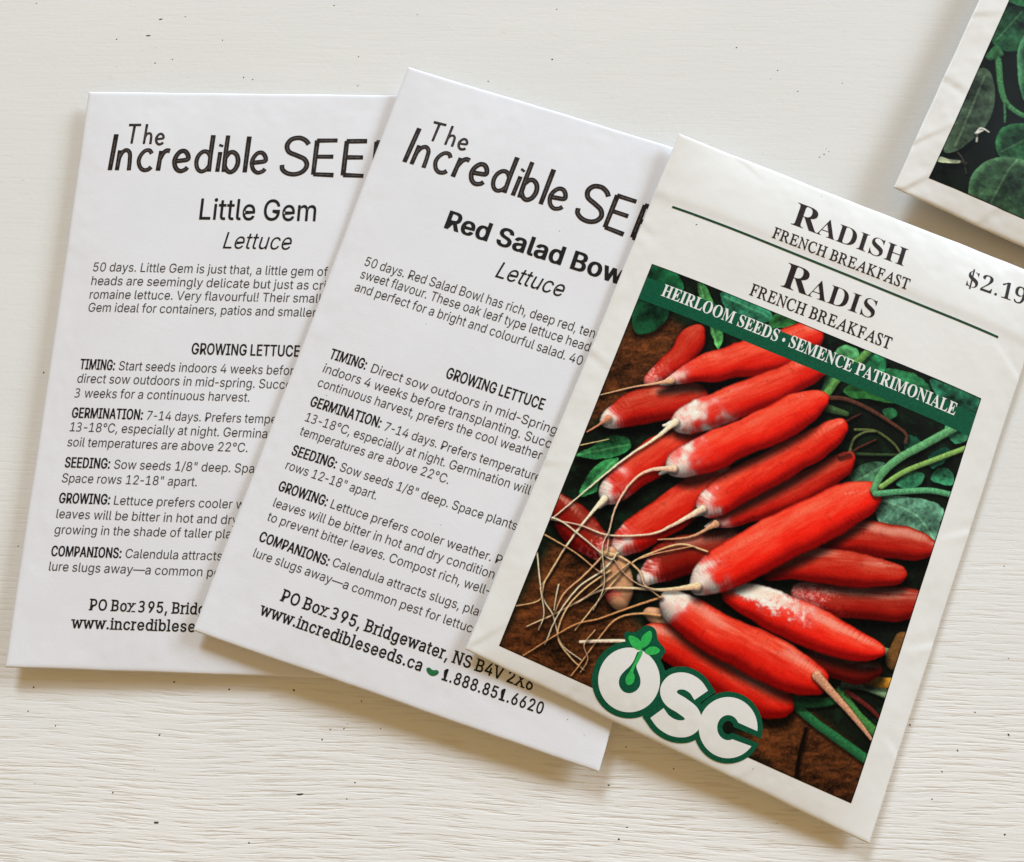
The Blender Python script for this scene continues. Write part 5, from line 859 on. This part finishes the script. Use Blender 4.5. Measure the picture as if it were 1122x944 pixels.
        s.over(w, np.clip(c, 0, 1), 1-sm(-1.4, 1.8, d))
    def mesh(s, name, P, lift, par, mat, scale=1.0):
        ny, nx, _ = s.C.shape; n = nx*ny
        z = top_z(P, s.X, s.Y)+lift
        V = np.stack([s.X, s.Y, z], -1).reshape(-1, 3)*MM
        me = bpy.data.meshes.new(name)
        idx = np.arange(n).reshape(ny, nx)
        F = np.stack([idx[:-1, :-1].ravel(), idx[:-1, 1:].ravel(), idx[1:, 1:].ravel(), idx[1:, :-1].ravel()], 1)
        me.vertices.add(n); me.vertices.foreach_set('co', V.ravel())
        nf = len(F); me.loops.add(nf*4); me.loops.foreach_set('vertex_index', F.ravel())
        me.polygons.add(nf); me.polygons.foreach_set('loop_start', np.arange(0, nf*4, 4))
        me.polygons.foreach_set('use_smooth', np.ones(nf, bool))
        me.update(calc_edges=True)
        at = me.color_attributes.new('ink', 'FLOAT_COLOR', 'POINT')
        rgba = np.ones((n, 4)); rgba[:, :3] = lin(s.C.reshape(-1, 3))*scale
        at.data.foreach_set('color', rgba.ravel().astype(np.float32))
        me.materials.append(mat); me.validate()
        o = bpy.data.objects.new(name, me); COL.objects.link(o); o.parent = par
        return o

def paint_radishes():
    cv = Canvas(M['photo'], 560, 650)
    X, Y = cv.X, cv.Y
    cv.C[:] = col3((14, 18, 12))*(.5+1.2*fbm(X*.25, Y*.25, 3, 4))[..., None]
    mott = sm(.52, .75, fbm(X*.4, Y*.4, 8, 4))[..., None]
    cv.C[:] = cv.C*(1-mott*.5)+col3((22, 52, 30))*mott*.5
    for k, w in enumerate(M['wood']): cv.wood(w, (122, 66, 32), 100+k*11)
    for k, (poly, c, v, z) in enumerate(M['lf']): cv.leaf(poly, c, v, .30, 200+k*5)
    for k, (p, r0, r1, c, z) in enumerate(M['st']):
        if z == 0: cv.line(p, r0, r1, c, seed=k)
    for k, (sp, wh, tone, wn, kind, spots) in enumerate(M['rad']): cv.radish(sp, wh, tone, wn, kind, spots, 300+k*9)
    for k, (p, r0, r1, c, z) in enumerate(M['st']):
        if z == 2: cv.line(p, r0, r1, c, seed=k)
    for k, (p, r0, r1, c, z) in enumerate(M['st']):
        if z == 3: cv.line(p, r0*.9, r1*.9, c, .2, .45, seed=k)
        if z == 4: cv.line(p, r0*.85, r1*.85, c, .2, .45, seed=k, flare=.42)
    cv.C += ((fbm(X*5, Y*5, 77, 2)-.5)*.05)[..., None]
    e = np.maximum(abs(cv.u), abs(cv.v))
    cv.C *= (1-.85*sm(.9935, .998, e))[..., None]                     # thin dark key line round the picture
    return cv
def paint_spinach():
    cv = Canvas(P4['photo'], 460, 540)
    X, Y = cv.X, cv.Y
    cv.C[:] = col3((13, 18, 13))*(.5+1.1*fbm(X*.2, Y*.2, 5, 4))[..., None]
    for k in range(26):                                               # the far leaves of the bed
        r_ = random.Random(900+k); cx, cy = -36+r_.uniform(20, 66), -56+r_.uniform(22, 80); a0 = r_.uniform(0, 6)
        poly = [(cx+r_.uniform(5, 8)*math.cos(a0+q)*1.2, cy+r_.uniform(5, 8)*math.sin(a0+q)) for q in (0, 1, 2, 3, 4, 5)]
        cv.leaf(poly, (34+r_.uniform(0, 20), 80+r_.uniform(0, 30), 46), [poly[0], poly[3]], .8, 950+k*5, .4, 3)
    for k, (poly, c, v, rim) in enumerate(P4['lf']): cv.leaf(poly, c, v, rim, 500+k*6, .35, 3)
    for k, (p, r0, r1, c) in enumerate(P4['st']): cv.line(p, r0, r1, c, .3, .4, seed=40+k)
    e = np.maximum(abs(cv.u), abs(cv.v)); cv.C *= (1-.85*sm(.9935, .998, e))[..., None]
    return cv

# ---------------------------------------------------------------- build the four packets
def lettering(i, par, parts, lift=.042):
    """one mesh per printed block; parts: name -> materials"""
    mbs = {}
    for (pi, part, font, vis, rest, A, B, caph, wt, sl, extra) in TEXT:
        if pi != i or part not in parts: continue
        mb = mbs.setdefault(part, MB())
        put_text(mb, PK[i], font, vis, rest, A, B, caph, wt, sl, extra, lift)
    return {k: mb.build(k, parts[k], par) for k, mb in mbs.items()}
PAPER_PARTS = {'brand_lettering': [BROWN_INK, STREAK_INK], 'variety_lettering': [INK], 'kind_lettering': [INK], 'description_lettering': [INK_SOFT],
               'heading_lettering': [INK], 'instruction_lettering': [INK_SOFT], 'address_lettering': [INK]}
r0 = root(0, 'white paper seed packet printed Little Gem Lettuce, leftmost and partly covered by its neighbour')
envelope(0, r0, PAPER_A, [])
lettering(0, r0, PAPER_PARTS)
r1 = root(1, 'white paper seed packet printed Red Salad Bowl Lettuce, lying tilted between two other packets')
envelope(1, r1, PAPER_A, [PK[0]])
lettering(1, r1, PAPER_PARTS)
mb = MB(); sheet(mb, PK[1], [rounded(M['bean'], 2)], .05); mb.build('bean_mark', BEAN_GREEN, r1)

def logo(par, P):
    k = M['logo_mm']; off = .055
    g = MB()
    cO = M['logo_O'][0]
    disk = [(cO[0]+k*135*math.cos(a*2*math.pi/64), cO[1]+k*137*math.sin(a*2*math.pi/64)) for a in range(64)]
    sheet(g, P, [disk], off)
    S_ = catmull(M['S'], 6)
    def ends(pts, e):            # push the two ends outward along the stroke
        a = np.array(pts, float); d0 = a[0]-a[1]; d1 = a[-1]-a[-2]
        return [tuple(a[0]+d0/np.hypot(*d0)*e)]+[tuple(q) for q in a]+[tuple(a[-1]+d1/np.hypot(*d1)*e)]
    stroke(g, P, ends(S_, k*20), k*(60+42), off+.004)
    sheet(g, P, [M['Cgreen']], off+.008)
    sheet(g, P, [rounded(M['backing'], 2)], off+.012)
    base = g.build('logo', GREEN, par)
    w = MB()
    ring = [catmull(M['O'], 3)]
    outer = [(cO[0]+k*112*math.cos(a*2*math.pi/72), cO[1]+k*115*math.sin(a*2*math.pi/72)) for a in range(72)]
    sheet(w, P, [outer], off+.022)
    stroke(w, P, S_, k*60, off+.024); sheet(w, P, [M['Cwhite']], off+.026)
    w.build('logo_lettering', WHITE_INK, base)
    c = MB(); sheet(c, P, [rounded(M['Ocount'], 2)], off+.036); c.build('letter_counter', GREEN, base)
    sdl = MB()
    for key, z in (('drop', .048), ('leafL', .051), ('leafU', .053), ('leafR', .055)):
        sheet(sdl, P, [rounded(M[key], 2)], off+z)
    sdl.build('seedling_mark', LEAF_GREEN, base)

r2 = root(2, 'glossy white seed packet printed Radish French Breakfast with a photo of red radishes')
envelope(2, r2, PAPER_B, [PK[0], PK[1]])
lettering(2, r2, {'title_lettering': [MAROON_INK], 'price_lettering': [MAROON_INK]})
P = PK[2]
mb = MB(); stroke(mb, P, catmull(M['rule'], 40), .48, .05); mb.build('rule_line', RULE_GREEN, r2)
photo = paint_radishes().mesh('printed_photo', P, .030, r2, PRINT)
mb = MB(); q = M['banner']; n = 60
top = [tuple(np.array(q[0])+(np.array(q[1])-np.array(q[0]))*k/n) for k in range(n+1)]
bot = [tuple(np.array(q[3])+(np.array(q[2])-np.array(q[3]))*k/n) for k in range(n+1)]
for j in range(4):
    a = [tuple(np.array(t_)*(1-j/4)+np.array(b_)*j/4) for t_, b_ in zip(top, bot)]
    b = [tuple(np.array(t_)*(1-(j+1)/4)+np.array(b_)*(j+1)/4) for t_, b_ in zip(top, bot)]
    mb.add(drape(P, a+b, .045), [(k, k+n+1, k+n+2, k+1) for k in range(n)])
banner = mb.build('banner', GREEN, photo)
lettering(2, photo, {'banner_lettering': [WHITE_INK]}, .065)
logo(r2, P)

r3 = root(3, 'glossy white seed packet with a photo of rounded dark green leaves at top right')
envelope(3, r3, PAPER_B, [])
paint_spinach().mesh('printed_photo', PK[3], .030, r3, PRINT)
logo(r3, PK[3])
